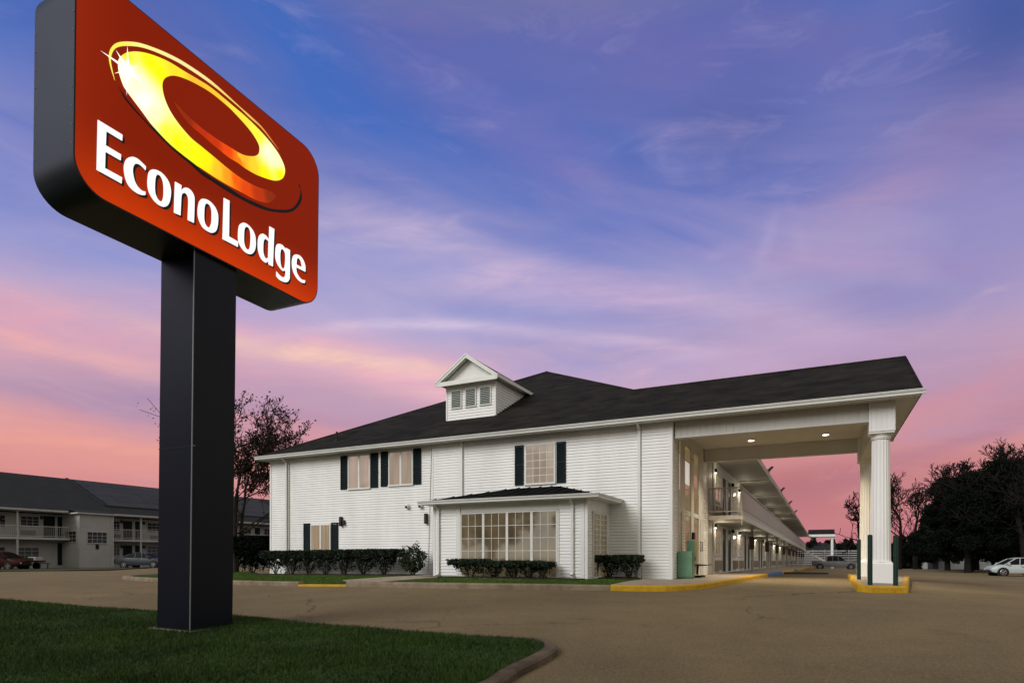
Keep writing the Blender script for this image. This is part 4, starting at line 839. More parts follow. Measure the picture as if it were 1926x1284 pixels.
# ---- front windows
for c0, c1, z0, z1 in ((-15.66, -14.52, .94, 2.13), (-13.55, -12.38, 3.56, 4.98), (-11.42, -10.22, 3.60, 4.98)):
    gm = GLASSW if z0 < 2 else GLASSU
    window(motel, Mf, c0, c1, z0, z1, 2, 1, gm, mw=.09, out=.06)
window(motel, Mf, -5.28, -4.10, 3.33, 4.76, 4, 5, GLASSU, out=.055)
for c0, c1, z0, z1 in ((-16.08, -15.71, .92, 2.19), (-14.48, -14.10, .94, 2.19), (-13.96, -13.60, 3.57, 5.0), (-12.34, -11.97, 3.57, 5.0), (-11.82, -11.46, 3.59, 5.02), (-10.19, -9.83, 3.59, 5.02), (-5.69, -5.34, 3.32, 4.77), (-4.05, -3.70, 3.32, 4.77)):
    shutter(motel, Mf, c0, c1, z0, z1)
downspout(motel, Mf, -17.1, -.05, ZE, .50, .10); downspout(motel, Mf, -1.08, -.05, ZE, .50, .10)
dsb = MB(); cbox(dsb, Mf, -17.01, -16.93, .01, .05, -.05, 4.9); dsb.build('conduit', GREYP, motel)
cd = MB(); cd.tube((-9.34, -.035, 4.98), (-9.50, -.035, .1), .010, n=5); cd.build('cable', GREYP, motel)
for c in (-10.46, -9.82):
    v_ = MB(); v_.tube((c, 0, 2.74), (c, -.05, 2.74), .11, n=14); v_.tube((c, -.04, 2.76), (c, -.16, 2.70), .085, .075, 14); v_.build('wall_vent', TRIM, motel, smooth=True)
    v2 = MB(); v2.tube((c, -.155, 2.70), (c, -.162, 2.697), .05, n=12); v2.build('vent_mouth', BRONZE, motel)
for c in (-13.9, -9.56):
    l_ = MB(); l_.box(c - .05, c + .05, -.16, -.02, 2.02, 2.42); l_.box(c - .035, c + .035, -.03, 0, 2.12, 2.34); l_.build('wall_lamp', BRONZE, motel, bevel=.008)
l_ = MB(); l_.box(-13.78, -13.70, -.13, -.02, 2.06, 2.26); l_.build('security_camera', BRONZE, motel, bevel=.008)
# ---- dormer
dm = MB(); DA0, DA1, DB = -9.94, -7.58, 2.0; rz_ = lambda b: ZE + SL * (b - EF)
dcore = MB()
dcore.prism([(DA0 + .01, DB + .01, rz_(DB) - .15), (DA0 + .01, 5.2, rz_(5.2) - .1), (DA0 + .01, 5.2, 7.98), (DA0 + .01, DB + .01, 7.98)], (DA1 - DA0 - .02, 0, 0))
dmo = dcore.build('dormer', WHITE, motel)
siding(dm, PB(DB), DA0, DA1, rz_(DB) - .02, 7.72, step=.115); siding(dm, PA(DA1), DB, 5.2, rz_(DB), 7.98, step=.115, lim=lambda z, a, b: (a, min(b, (z + .05 - ZE) / SL + EF)))
cbox(dm, PB(DB), DA0 - .01, DA0 + .06, 0, .035, rz_(DB), 7.98); cbox(dm, PB(DB), DA1 - .06, DA1 + .03, 0, .035, rz_(DB), 7.98); cbox(dm, PA(DA1), DB, DB + .06, 0, .033, rz_(DB), 7.98)
cbox(dm, PB(DB), DA0, DA1, .002, .030, 7.72, 7.98); dm.build('dormer_siding', WHITE, dmo)
dsf = MB(); dr = MB(); ea, eb, rg = DA0 - .27, DA1 + .27, (DA0 + DA1) / 2; zr, ze, f0 = 9.02, 8.02, 1.62
bk = lambda z: (z - ZE) / SL + EF
for (x0, x1) in ((ea, rg), (eb, rg)):
    dsf.hexa([(x0, f0 + .01, ze - .03), (x1, f0 + .01, zr - .03), (x1, DB + .2, zr - .03), (x0, DB + .2, ze - .03)], [(x0, f0 + .01, ze - .004), (x1, f0 + .01, zr - .004), (x1, DB + .2, zr - .004), (x0, DB + .2, ze - .004)])
    dr.hexa([(x0, f0, ze), (x1, f0, zr - .0), (x1, bk(zr) + .3, zr), (x0, bk(ze) + .3, ze)], [(x0, f0, ze + .05), (x1, f0, zr + .05), (x1, bk(zr) + .3, zr + .05), (x0, bk(ze) + .3, ze + .05)])
dr.build('dormer_roof', SHIN, dmo); dsf.build('dormer_soffit', TRIM, dmo)
dt = MB()
for (x0, x1, s) in ((ea - .03, rg, 1), (eb + .03, rg, -1)):    # raking boards
    dt.hexa([(x0, f0 - .03, ze - .13), (x1, f0 - .03, zr - .11), (x1, f0, zr - .11), (x0, f0, ze - .13)], [(x0, f0 - .03, ze + .03), (x1, f0 - .03, zr + .055), (x1, f0, zr + .055), (x0, f0, ze + .03)])
    dt.hexa([(x0, f0 - .05, ze - .03), (x1, f0 - .05, zr + .0), (x1, f0 - .03, zr + .0), (x0, f0 - .03, ze - .03)], [(x0, f0 - .05, ze + .04), (x1, f0 - .05, zr + .065), (x1, f0 - .03, zr + .065), (x0, f0 - .03, ze + .04)])
dt.box(ea, eb, f0 - .02, f0 + .02, ze - .16, ze + .02)
dt.box(ea, eb, f0 + .02, DB + .02, 7.98, 8.01); dt.box(DA1, eb, DB, bk(7.98) + .1, 7.98, 8.01); dt.box(ea, DA0, DB, bk(7.98) + .1, 7.98, 8.01)
dt.box(eb - .005, eb + .045, f0, bk(ze) + .1, ze - .08, ze + .06)
dt.prism([(ea + .15, DB - .1, ze), (eb - .15, DB - .1, ze), (rg, DB - .1, zr - .1)], (0, .05, 0)); dt.build('dormer_trim', TRIM, dmo)
LOUV = mat('grey_green_louver', (.36, .40, .37), .6, .2, 5)
for c0, c1 in ((-9.66, -9.20), (-8.97, -8.50), (-8.28, -7.80)):
    lv = MB(); M = PB(DB); lk = MB(); cbox(lk, M, c0, c1, .030, .040, 6.98, 7.72)
    z = 7.0
    while z < 7.66: cbox(lv, M, c0 + .012, c1 - .012, .042, .085, z, z + .035); z += .072
    lo2 = lv.build('louver', LOUV, dmo); lk.build('louver_backing', BRONZE, lo2); lf = MB()
    cbox(lf, M, c0 - .03, c0 + .012, .02, .068, 6.95, 7.75); cbox(lf, M, c1 - .012, c1 + .03, .02, .068, 6.95, 7.75); cbox(lf, M, c0 + .012, c1 - .012, .02, .068, 7.70, 7.75); cbox(lf, M, c0 + .012, c1 - .012, .02, .068, 6.95, 6.99); lf.build('louver_frame', TRIM, dmo)
# ---- bay
BF = -2.2; BA0, BA1, BT = -7.76, -2.14, 2.50; Mb = PB(BF); Ms = PA(BA1)
bc = MB(); bc.box(BA0 + .01, BA1 - .01, BF + .01, 0, -.2, BT); bay = bc.build('bay', TRIM, motel)
bw = MB(); siding(bw, Mb, BA0, -6.84, -.02, BT); cbox(bw, Mb, BA0 - .02, BA0 + .05, 0, .035, -.05, BT); bw.build('bay_siding', WHITE, bay); bw = MB(); siding(bw, Mb, -3.06, BA1 - .1, -.02, BT)
siding(bw, Ms, BF + .03, -1.78, -.02, BT); cbox(bw, Mb, BA1 - .20, BA1 - .08, 0, .035, -.05, BT); siding(bw, Mb, BA1 - .08, BA1 + .0, -.02, BT)
cbox(bw, Mb, BA1 - .06, BA1 + .03, .002, .036, -.05, BT); cbox(bw, Ms, BF, BF + .06, 0, .033, -.05, BT)
bw.build('bay_siding', WHITE, bay)
bt = MB(); cbox(bt, Mb, -6.84, -6.68, 0, .05, -.05, BT); cbox(bt, Mb, -6.68, -3.06, .0, .02, 2.22, BT); cbox(bt, Mb, -3.11, -3.06, 0, .045, -.05, 2.2); cbox(bt, Ms, -1.78, 0, 0, .02, 2.16, BT)
cbox(bt, Ms, -.30, -.18, 0, .04, -.05, BT); siding(bt, Ms, -.18, 0, -.02, BT); bt.build('bay_trim', TRIM, bay)
bwd = (-3.11 + 6.66) / 4
for i in range(4): window(bay, Mb, -6.66 + bwd * i, -6.66 + bwd * (i + 1) - .004, .06, 2.20, 3, 5, GLASSB, out=.06, fw=.040, mw=.014, name='bay_window')
window(bay, Ms, -1.74, -1.08, .06, 2.14, 2, 12, GLASSB, out=.058, fw=.045, mw=.02, name='side_window'); window(bay, Ms, -1.06, -.34, .06, 2.14, 2, 12, GLASSB, out=.058, fw=.045, mw=.02, name='side_window')
e0, e1, ef, ez = -8.02, -1.72, -2.62, 2.62; t0_, t1_, tz = -5.75, -4.0, 3.22
br_ = MB(); br_.add([(e0, ef, ez), (e1, ef, ez), (e1, 0, ez), (t1_, 0, tz), (t0_, 0, tz), (e0, 0, ez)], [(0, 1, 3, 4), (1, 2, 3), (0, 4, 5)])
for i in range(14):                        # standing seams
    a = e0 + .35 + (e1 - e0 - .7) * i / 13
    k = min(1, (a - e0) / (t0_ - e0), (e1 - a) / (e1 - t1_)); br_.hexa([(a - .012, ef, ez), (a + .012, ef, ez), (a + .012, ef - ef * k, ez + (tz - ez) * k), (a - .012, ef - ef * k, ez + (tz - ez) * k)],
        [(a - .012, ef, ez + .006), (a + .012, ef, ez + .006), (a + .012, ef - ef * k, ez + (tz - ez) * k + .035), (a - .012, ef - ef * k, ez + (tz - ez) * k + .006)])
br_.build('bay_roof', BMET, bay)
bs = MB(); bs.box(e0, e1, ef, 0, BT, BT + .03); bs.build('bay_soffit', TRIM, bay)
bg_ = MB()
def gut(mb, p, q, o, ztop, h=.12, d=.10):
    prof = [(0, 0), (0, -h), (d * .55, -h), (d * .62, -h * .62), (d * .95, -h * .32), (d * .95, -h * .12), (d * 1.08, -h * .1), (d * 1.08, 0)]; n = 8
    v = [(x + o[0] * a, y + o[1] * a, ztop + z) for x, y in (p, q) for a, z in prof]; mb.add(v, [(i, (i + 1) % n, n + (i + 1) % n, n + i) for i in range(n)] + [tuple(range(n)), tuple(range(n, 2 * n))[::-1]])
gut(bg_, (e0 - .1, ef), (e1 + .1, ef), (0, -1), ez + .01); gut(bg_, (e1, ef), (e1, -.01), (1, 0), ez + .012); bg_.build('bay_gutter', TRIM, bay)
downspout(motel, Mb, -7.55, .06, ez, .45, .085); downspout(motel, Mb, -2.60, .12, ez, .45, .085)
# ---- entrance storefront under the canopy
Me_ = PA(0)
sf = MB(); cbox(sf, Me_, .75, 5.62, -.02, .01, 0, CEIL); sfo = sf.build('storefront', GREYP, motel)
gl = MB()
for c0, c1, z0, z1 in ((.82, 1.22, .25, 2.2), (.82, 1.22, 2.36, 4.75), (1.85, 2.9, .1, 2.2), (1.85, 2.9, 2.36, 4.62), (3.42, 4.5, .08, 2.14), (3.42, 4.5, 2.3, 4.6)): cbox(gl, Me_, c0, c1, .011, .02, z0, z1)
gl.build('storefront_glass', GLASSL, sfo)
sm = MB()
for c0, c1, d in ((.72, .82, .05), (1.22, 1.85, .04), (2.9, 3.42, .06), (4.5, 5.6, .05)): cbox(sm, Me_, c0, c1, .01, d, 0, CEIL)
for c0, c1 in ((.82, 1.22), (1.85, 2.9), (3.42, 4.5)): cbox(sm, Me_, c0, c1, .01, .04, 2.2, 2.36); cbox(sm, Me_, c0, c1, .01, .045, 4.62, CEIL)
siding(sm, PA(.04), 1.25, 1.82, 0, 2.3); sm.build('mullions', SOFF, sfo)
dl = MB(); lit = mat('lit_lobby_glimpse', (.7, .68, .62), .4, 0, 1, emit=(.75, .72, .66), es=.55); cbox(dl, Me_, 1.95, 2.75, .021, .026, 3.3, 4.1); cbox(dl, Me_, .84, .98, .021, .026, 3.0, 4.2); cbox(dl, Me_, 3.45, 3.6, .021, .026, 2.9, 3.9); dl.build('lit_opening', lit, sfo)
dh = MB()
for c in (4.72, 5.08): dh.tube(Me_(c, .10, .95), Me_(c, .10, 1.3), .012); dh.tube(Me_(c, .05, .95), Me_(c, .10, .95), .012); dh.tube(Me_(c, .05, 1.3), Me_(c, .10, 1.3), .012)
cbox(dh, Me_, 4.89, 4.91, .05, .054, .05, 2.2); dh.build('door_handle', BRONZE, sfo)
kb = MB(); cbox(kb, Me_, 3.0, 3.3, .06, .14, 1.36, 1.62); kb.build('call_box', BLACK, motel, bevel=.01)
# ---- canopy: beams, columns, lamps
def vboard(mb, M, c0, c1, z0, z1, d0, d1, step=.10):
    c = c0
    while c < c1 - .01:
        t = min(c + step, c1); cbox(mb, M, c + .008, t - .008, d0, d1, z0, z1); c = t
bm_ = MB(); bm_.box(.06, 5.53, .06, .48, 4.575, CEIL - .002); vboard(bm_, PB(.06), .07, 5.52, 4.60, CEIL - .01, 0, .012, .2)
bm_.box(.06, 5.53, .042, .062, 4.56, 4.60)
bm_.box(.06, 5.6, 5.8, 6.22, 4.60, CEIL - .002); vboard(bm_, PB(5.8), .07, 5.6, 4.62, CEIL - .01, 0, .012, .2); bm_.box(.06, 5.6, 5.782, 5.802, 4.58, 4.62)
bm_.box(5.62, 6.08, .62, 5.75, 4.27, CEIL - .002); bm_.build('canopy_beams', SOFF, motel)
def port_column(b0, a0=5.53, zb=-.07):
    a1 = a0 + .62; b1 = b0 + .62; ca_, cb_ = (a0 + a1) / 2, (b0 + b1) / 2
    c = MB(); n = 96; lv = []
    for k in range(13):
        t = k / 12; z = .60 + (4.08 - .60) * t; r = .252 - .026 * t
        ring = []
        for i in range(n):
            th = 2 * math.pi * i / n; fl = abs(math.sin(th * 9)); ring.append((ca_ + (r - .020 * fl ** .7) * math.cos(th), cb_ + (r - .020 * fl ** .7) * math.sin(th), z))
        lv.append(ring)
    v = [p for r_ in lv for p in r_]; c.add(v, [(k * n + i, k * n + (i + 1) % n, (k + 1) * n + (i + 1) % n, (k + 1) * n + i) for k in range(12) for i in range(n)])
    col = c.build('column', WHITE, motel, smooth=False)
    cp = MB()
    for z0, z1, r0, r1 in ((4.06, 4.10, .235, .245), (4.10, 4.14, .25, .25), (4.14, 4.21, .24, .295)): cp.tube((ca_, cb_, z0), (ca_, cb_, z1), r0, r1, 40)
    cp.box(a0 + .0, a1 - .0, b0 + .0, b1, 4.21, 4.262); cp.build('capital', TRIM, col)
    bs_ = MB(); bs_.box(a0 - .015, a1 + .015, b0 - .015, b1 + .015, zb - .2, .50)
    for s, z0, z1 in ((.01, .50, .525),): bs_.box(a0 + s, a1 - s, b0 + s, b1 - s, z0, z1)
    bs_.hexa([(a0 + .01, b0 + .01, .525), (a1 - .01, b0 + .01, .525), (a1 - .01, b1 - .01, .525), (a0 + .01, b1 - .01, .525)], [(a0 + .07, b0 + .07, .575), (a1 - .07, b0 + .07, .575), (a1 - .07, b1 - .07, .575), (a0 + .07, b1 - .07, .575)])
    bs_.tube((ca_, cb_, .57), (ca_, cb_, .61), .275, .262, 40); bs_.build('column_base', WHITE, col, bevel=.012)
    bx = MB(); bx.box(a0, a1, b0, b1, 4.262, CEIL - .003); vboard(bx, PB(b0), a0 + .05, a1 - .05, 4.30, CEIL - .02, 0, .010, .13)
    for M, p, q in ((PB(b0), a0, a1), (PA(a1), b0, b1)): cbox(bx, M, p, q, 0, .022, 4.262, 4.30); cbox(bx, M, p, p + .045, 0, .021, 4.30, CEIL - .003); cbox(bx, M, q - .045, q, 0, .021, 4.30, CEIL - .003)
    bx.build('column_head', WHITE, col)
port_column(0.0); port_column(5.75)
lampm = mat('lit_lamp', (.9, .9, .85), .5, 0, 1, emit=(1.0, .93, .80), es=7.0)
for a, b in ((1.97, 4.46), (4.46, 4.47)):
    d = MB(); d.tube((a, b, CEIL - .022), (a, b, CEIL - .003), .13, n=24); lo3 = d.build('ceiling_lamp', TRIM, motel)
    e = MB(); e.tube((a, b, CEIL - .030), (a, b, CEIL - .023), .10, n=24); e.build('lens', lampm, lo3)
    ld = bpy.data.lights.new('canopy_lamp', 'SPOT'); ld.energy = 850; ld.spot_size = R(118); ld.spot_blend = .8; ld.color = (1, .84, .60); ld.shadow_soft_size = .10
    lob = bpy.data.objects.new('lamp_light', ld); link(lob, motel); lob.location = (a, b, CEIL - .06)
# ---- gallery of the wing
G0, G1, GA = 6.85, 99.0, 1.38
gs = MB(sh)
for a, b in zip([G0] + ys[1:-1], ys[1:-1] + [G1]): gs.box(0, GA, a, b, 2.28, 2.455)
gal = gs.build('balcony', SOFF, motel)
pn = MB(sh); b = G0 + .02
while b < G1:
    t = min(b + .26, G1); pn.box(GA - .035, GA + .0, b, t - .012, 2.72, 3.56); b = t
pn.box(GA - .06, GA + .025, G0, 50, 3.56, 3.61); pn.box(GA - .06, GA + .025, 50, G1, 3.56, 3.61); pn.build('balcony_panel', mat('grey_white_panel', (.50, .47, .46), .6, .12, 1.0), gal)
fg = MB(sh); b = G0 + .05
while b < G1: fg.box(GA - .03, GA - .005, b, b + .13, 2.50, 2.70); b += .30
fg.box(GA - .04, GA + .012, G0, G1, 2.455, 2.50); fg.box(GA - .01, GA + .03, G0, G1, 2.27, 2.44); fg.build('balcony_skirt', TRIM, gal)
er = MB()
er.box(.0, GA, G0 - .03, G0 + .03, 3.57, 3.62); er.box(0, GA, G0 - .02, G0 + .02, 2.60, 2.64)
for a in np.arange(.08, GA, .125): er.box(a - .009, a + .009, G0 - .009, G0 + .009, 2.64, 3.57)
er.box(GA - .05, GA + .02, G0 - .035, G0 + .035, 2.45, 3.63); er.box(GA - .02, GA + .02, G0 - .03, G0 + .03, 2.05, 2.28)
er.build('balcony_railing', GREYP, gal)
PP = 8.9
for k in range(10):
    b = 13.0 + PP * k; p = MB(sh); p.box(1.14, 1.26, b - .06, b + .06, -.1, 2.28); p.box(1.11, 1.29, b - .09, b + .09, 2.1, 2.28); po = p.build('post', GREYP, motel)
    q = MB(sh); q.box(1.08, 1.30, b - .16, b - .07, 1.12, 1.75); q.tube((1.2, b - .1, 1.75), (1.2, b - .1, 2.08), .02, n=5); q.build('hanging_box', BROWN, motel)
acm = mat('air_conditioner_grille', (.34, .31, .24), .6, .2, 6)
for k in range(10):
    o = PP * k; far = k > 4
    for zf in (0.0, 2.455):
        for (c0, c1) in ((8.72, 10.35), (14.85, 16.2)):
            if o + c1 > 98: continue
            window(motel, PA(.012), c0 + o, c1 + o, zf + .80, zf + 2.02, 3 if not far else 2, 4 if not far else 2, GLASSW, T=sh, out=.0588, fw=.05, mw=.02)
            ac = MB(sh); cbox(ac, PA(.01), c0 + o + .1, c1 + o - .1, 0, .16, zf + .10, zf + .56)
            if not far:
                for i in range(9): cbox(ac, PA(.17), c0 + o + .15 + i * .12, c0 + o + .20 + i * .12, 0, .012, zf + .16, zf + .50)
            ac.build('air_conditioner', acm, motel)
        for (c0, c1) in ((11.0, 12.08), (12.86, 13.94)):
            d = MB(sh); cbox(d, PA(.012), c0 + o, c1 + o, 0, .03, zf + .02, zf + 2.12); do = d.build('door', TEAL, motel)
            f = MB(sh); cbox(f, PA(.012), c0 + o - .08, c0 + o - .002, 0, .05, zf, zf + 2.2); cbox(f, PA(.012), c1 + o + .002, c1 + o + .08, 0, .05, zf, zf + 2.2); cbox(f, PA(.012), c0 + o - .002, c1 + o + .002, 0, .05, zf + 2.12, zf + 2.2); f.build('door_frame', TRIM, do)
            if not far: h = MB(sh); h.tube(PA(.012)(c0 + o + .1, .06, zf + 1.0), PA(.012)(c0 + o + .22, .06, zf + 1.0), .018); h.tube(PA(.012)(c0 + o + .1, .03, zf + 1.0), PA(.012)(c0 + o + .1, .06, zf + 1.0), .018); h.build('door_handle', BRONZE, do)
        for c in (8.5, 14.4):
            if o + c < 98: l = MB(sh); cbox(l, PA(.01), c + o - .06, c + o + .06, 0, .15, zf + 2.02, zf + 2.2); l = l.build('wall_lamp', BLACK, motel)
            if o + c < 60 and c < 10:
                q = MB(sh); cbox(q, PA(.01), c + o - .045, c + o + .045, .02, .13, zf + 2.0, zf + 2.018); q.build('lens', lampm, l)
                ld = bpy.data.lights.new('gallery_lamp', 'POINT'); ld.energy = 9; ld.color = (1, .86, .62); ld.shadow_soft_size = .08
                lob = bpy.data.objects.new('lamp_light', ld); link(lob, motel); lob.location = sh(.35, c + o, zf + 1.9)
# stair at the far end, second canopy
st = MB(sh)
def stair(a0, a1, z0, z1, b): st.hexa([(a0, b - .03, z0 - .32), (a1, b - .03, z1 - .32), (a1, b + .03, z1 - .32), (a0, b + .03, z0 - .32)], [(a0, b - .03, z0), (a1, b - .03, z1), (a1, b + .03, z1), (a0, b + .03, z0)])
stair(1.4, 4.6, 2.44, .55, 99.1); stair(1.4, 4.6, 2.44, .55, 100.4); st.box(4.6, 5.6, 99.1, 100.4, .35, .55)
for i in range(11): t = i / 11; st.box(1.4 + 3.2 * t, 1.4 + 3.2 * t + .3, 99.13, 100.37, 2.3 - 1.89 * t - .04, 2.3 - 1.89 * t)
for x in (5.5, 4.65): st.box(x - .03, x + .03, 99.1, 99.16, -.4, 1.6)
st.box(4.62, 5.53, 99.1, 99.16, 1.55, 1.61); st.build('stair', TRIM, motel)
sr = MB(sh); sr.tube((1.4, 99.1, 3.5), (4.6, 99.1, 1.6), .025)
for i in range(8): t = i / 7; sr.tube((1.4 + 3.2 * t, 99.1, 2.44 - 1.89 * t), (1.4 + 3.2 * t, 99.1, 3.5 - 1.9 * t), .014, n=4)
sr.build('stair_railing', BRONZE, motel)
fc_ = MB(sh); fc_.prism([(ER, 100.2, ZE - .1), (ER, 107, ZE - .1), (ER, 107, ZE + .1), (ER, 103.6, ZE + 1.0), (ER, 100.2, ZE + .1)], (4.2, 0, 0)); fo = fc_.build('far_canopy_roof', SHIN, motel)
fg2 = MB(sh); fg2.box(-.1, 5.95, 100.08, 100.2, ZE - .42, ZE + .0); fg2.box(5.83, 5.95, 100.2, 107, ZE - .42, ZE); fg2.box(ER, 5.84, 100.2, 107, ZE - .3, ZE - .2); fg2.build('far_canopy_fascia', TRIM, fo)
fc2 = MB(sh)
for b in (100.7, 106): fc2.tube((5.5, b, -1.6), (5.5, b, 4.5), .24, .21, 20); fc2.box(5.2, 5.8, b - .3, b + .3, 4.45, ZE - .4)
fc2.box(1.0, 1.14, 99.5, 99.64, -1, 2.3); fc2.build('far_column', WHITE, motel)
# ------------------------------------------------------------------ small things at the entrance
def top(name, label, cat, a, b, z=None, group=None, rz=0):
    x, y = loc(a, b); o = empty(name, (x, y, gz(x, y) if z is None else z), -TH + rz); tag(o, label, cat, group); return o
gc = top('vending_box', 'green metal newspaper box with an upright display back beside the lobby entrance', 'newspaper box', .04, .55, 0.0)
m_ = MB(); m_.box(0, .48, 0, .46, .04, .90); m_.box(.02, .46, .02, .44, 0, .04); bo = m_.build('body', GREEN, gc, bevel=.012)
m_ = MB(); m_.box(.22, .46, .47, .60, .05, 1.27); m_.build('display_back', GREEN, gc, bevel=.01)
m_ = MB(); m_.box(.484, .50, .08, .42, .45, .85); m_.build('door', GREEN, gc, bevel=.004)
m_ = MB(); m_.tube((.525, .30, .62), (.525, .30, .74), .012); m_.box(.49, .53, .30, .34, .60, .63); m_.build('handle', BLACK, bo)
bn = top('bench', 'black steel-mesh bench seat on one curved leg beside the green box', 'bench', .18, 2.0, 0.0)
m_ = MB(); m_.hexa([(0, -.2, .42), (.42, -.2, .40), (.42, .9, .40), (0, .9, .42)], [(0, -.2, .47), (.42, -.2, .44), (.42, .9, .44), (0, .9, .47)]); m_.hexa([(.42, -.2, .40), (.62, -.2, .43), (.62, .9, .43), (.42, .9, .40)], [(.42, -.2, .44), (.62, -.2, .455), (.62, .9, .455), (.42, .9, .44)]); m_.build('seat', BLACK, bn, bevel=.006)
for yy in (0, .75):
    m_ = MB(); m_.tube((.14, yy, .42), (.12, yy, .08), .045, .035, 8); m_.box(-.02, .40, yy - .035, yy + .035, .0, .05); m_.build('leg', BLACK, bn)
for i, (px, py, h, lab) in enumerate([(1636.5, 1099.5, 1.29, 'dark green bollard in front of the canopy column, left of its base'), (1684.5, 1100.5, 1.29, 'dark green bollard at the right corner of the canopy column base'), (1615.5, 1089.0, 1.28, 'darkest green bollard beside the rear canopy column')]):
    x, y = ground_at(px, py, .165); z = gz(x, y) + .15
    bl = empty('bollard', (x, y, z)); tag(bl, lab, 'bollard', 'dark green bollards guarding the canopy columns')
    m_ = MB(); m_.tube((0, 0, -.1), (0, 0, h), .057, n=20); bp = m_.build('post', DGREEN, bl, smooth=True); m_ = MB(); m_.tube((0, 0, h), (0, 0, h + .018), .057, .045, 20); m_.tube((0, 0, h + .018), (0, 0, h + .027), .045, .01, 20); m_.build('cap', DGREEN, bl, smooth=True)
ws = empty('wheel_stop', (*ground_at(1478, 1078.5), 0)); ws.location.z = gz(*ws.location.xy); ws.rotation_euler.z = -TH; tag(ws, 'low dark rubber wheel stop lying by the blue painted kerb', 'wheel stop')
m_ = MB(); m_.hexa([(-.2, -.08, 0), (2.2, -.08, 0), (2.2, .08, 0), (-.2, .08, 0)], [(-.16, -.05, .10), (2.16, -.05, .10), (2.16, .05, .10), (-.16, .05, .10)]); m_.build('bar', BLACK, ws, bevel=.01)

# ------------------------------------------------------------------ motel block across the lot
LB = (-40.7, 58.0); wing = empty('motel_building', (LB[0], LB[1], -.35), -TH)
tag(wing, 'dim white two-storey motel block with slate roof, balconies and a projecting stair tower', 'building')
DW = mat('shade_dimmed_wall', (.36, .36, .36), .7, .15, .5); DT = mat('shade_dimmed_trim', (.42, .42, .42), .7, .15, 2)  # white paint toned down, so the block's shade sits in its colour
S1, S2, S3, L0, L1 = -2.9, -1.5, -1.1, -26.0, 46.0
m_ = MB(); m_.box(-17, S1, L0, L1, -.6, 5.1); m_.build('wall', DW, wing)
m_ = MB(); ez2 = 5.38; rzz = 9.35
m_.add([(S3, L0, ez2), (S3, L1, ez2), (-9.0, L1, rzz), (-9.0, L0, rzz), (-17.5, L0, 5.0), (-17.5, L1, 5.0)], [(0, 1, 2, 3), (3, 2, 5, 4), (0, 3, 4), (1, 5, 2)])
ro = m_.build('roof', SHIN2, wing)
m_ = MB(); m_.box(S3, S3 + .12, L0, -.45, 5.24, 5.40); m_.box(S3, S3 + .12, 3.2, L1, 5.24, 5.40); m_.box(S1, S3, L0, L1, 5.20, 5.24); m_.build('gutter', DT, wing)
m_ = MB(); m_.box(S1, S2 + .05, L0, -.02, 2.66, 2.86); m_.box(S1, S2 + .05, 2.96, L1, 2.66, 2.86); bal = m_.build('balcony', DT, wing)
m_ = MB()
for c0, c1 in ((L0, -.05), (3.0, L1)): m_.box(S2 - .02, S2 + .03, c0, c1, 3.84, 3.90); m_.box(S2 - .02, S2 + .03, c0, c1, 2.95, 3.0)
c = -8.
while c < 10:
    if not -.1 < c < 3: m_.box(S2 - .01, S2 + .01, c, c + .025, 3.0, 3.84)
    c += .16
m_.build('railing', DT, bal)
for c in (-13.2, -4.33, 3.25, 6.8, 15.5): m_ = MB(); m_.box(S2 - .09, S2 + .03, c - .07, c + .07, -.1, 5.22); m_.build('post', DT, wing)
MW = PA(S1)
WD = dict(gm=GLASSD, fm=DT, out=.058, fw=.06, mw=.03)
for c0, c1, z0, z1 in ((-5.9, -4.6, 3.75, 4.85), (-3.5, -1.95, 3.85, 4.85), (4.4, 5.47, 3.75, 4.82), (8.34, 9.9, 3.75, 4.82), (-3.74, -1.95, .9, 2.0), (-6.2, -4.6, .9, 2.0), (4.4, 5.47, 1.2, 2.35), (8.32, 9.9, 1.15, 2.3), (17, 18.6, 3.75, 4.8), (20.5, 22, 3.75, 4.8), (24, 25.6, 3.75, 4.8), (17, 18.6, 1.15, 2.3), (20.5, 22, 1.15, 2.3)):
    window(wing, MW, c0, c1, z0, z1, 3, 3, **WD)
for c0, c1, z0, z1 in ((-1.59, -.64, 2.87, 4.92), (-.40, -.02, 2.87, 4.92), (5.79, 6.73, 2.87, 4.85), (7.07, 7.66, 2.87, 4.85), (5.79, 6.73, .15, 2.3), (7.07, 7.66, .2, 2.3), (-.40, -.02, .3, 2.4), (15.2, 16.1, 2.87, 4.85), (18.9, 19.8, 2.87, 4.85), (22.6, 23.4, 2.87, 4.85)):
    m_ = MB(); cbox(m_, MW, c0, c1, 0, .03, z0, z1); d_ = m_.build('door', NAVY, wing); m_ = MB(); cbox(m_, MW, c0 + .06, c0 + .12, .03, .08, z0 + .95, z0 + 1.05); m_.build('door_handle', BRONZE, d_)
for c0, c1, z in ((-3.42, -2.31, 3.1), (4.9, 5.5, 3.0), (8.7, 9.5, 3.0), (4.9, 5.4, .45)):
    m_ = MB(); cbox(m_, MW, c0, c1, 0, .14, z, z + .42)
    for i in range(8): cc = c0 + .06 + (c1 - c0 - .12) * i / 8; cbox(m_, MW, cc, cc + (c1 - c0) * .06, .14, .155, z + .05, z + .37)
    m_.build('air_conditioner', mat('dim_grille', (.16, .155, .14), .7, .2, 5), wing)
for c, z in ((-1.78, 4.6), (5.6, 4.6), (8.0, 4.55), (5.6, 2.0), (8.0, 2.0), (-5.0, 4.3)): m_ = MB(); cbox(m_, MW, c - .09, c + .09, 0, .14, z, z + .3); m_.build('wall_lamp', BLACK, wing)
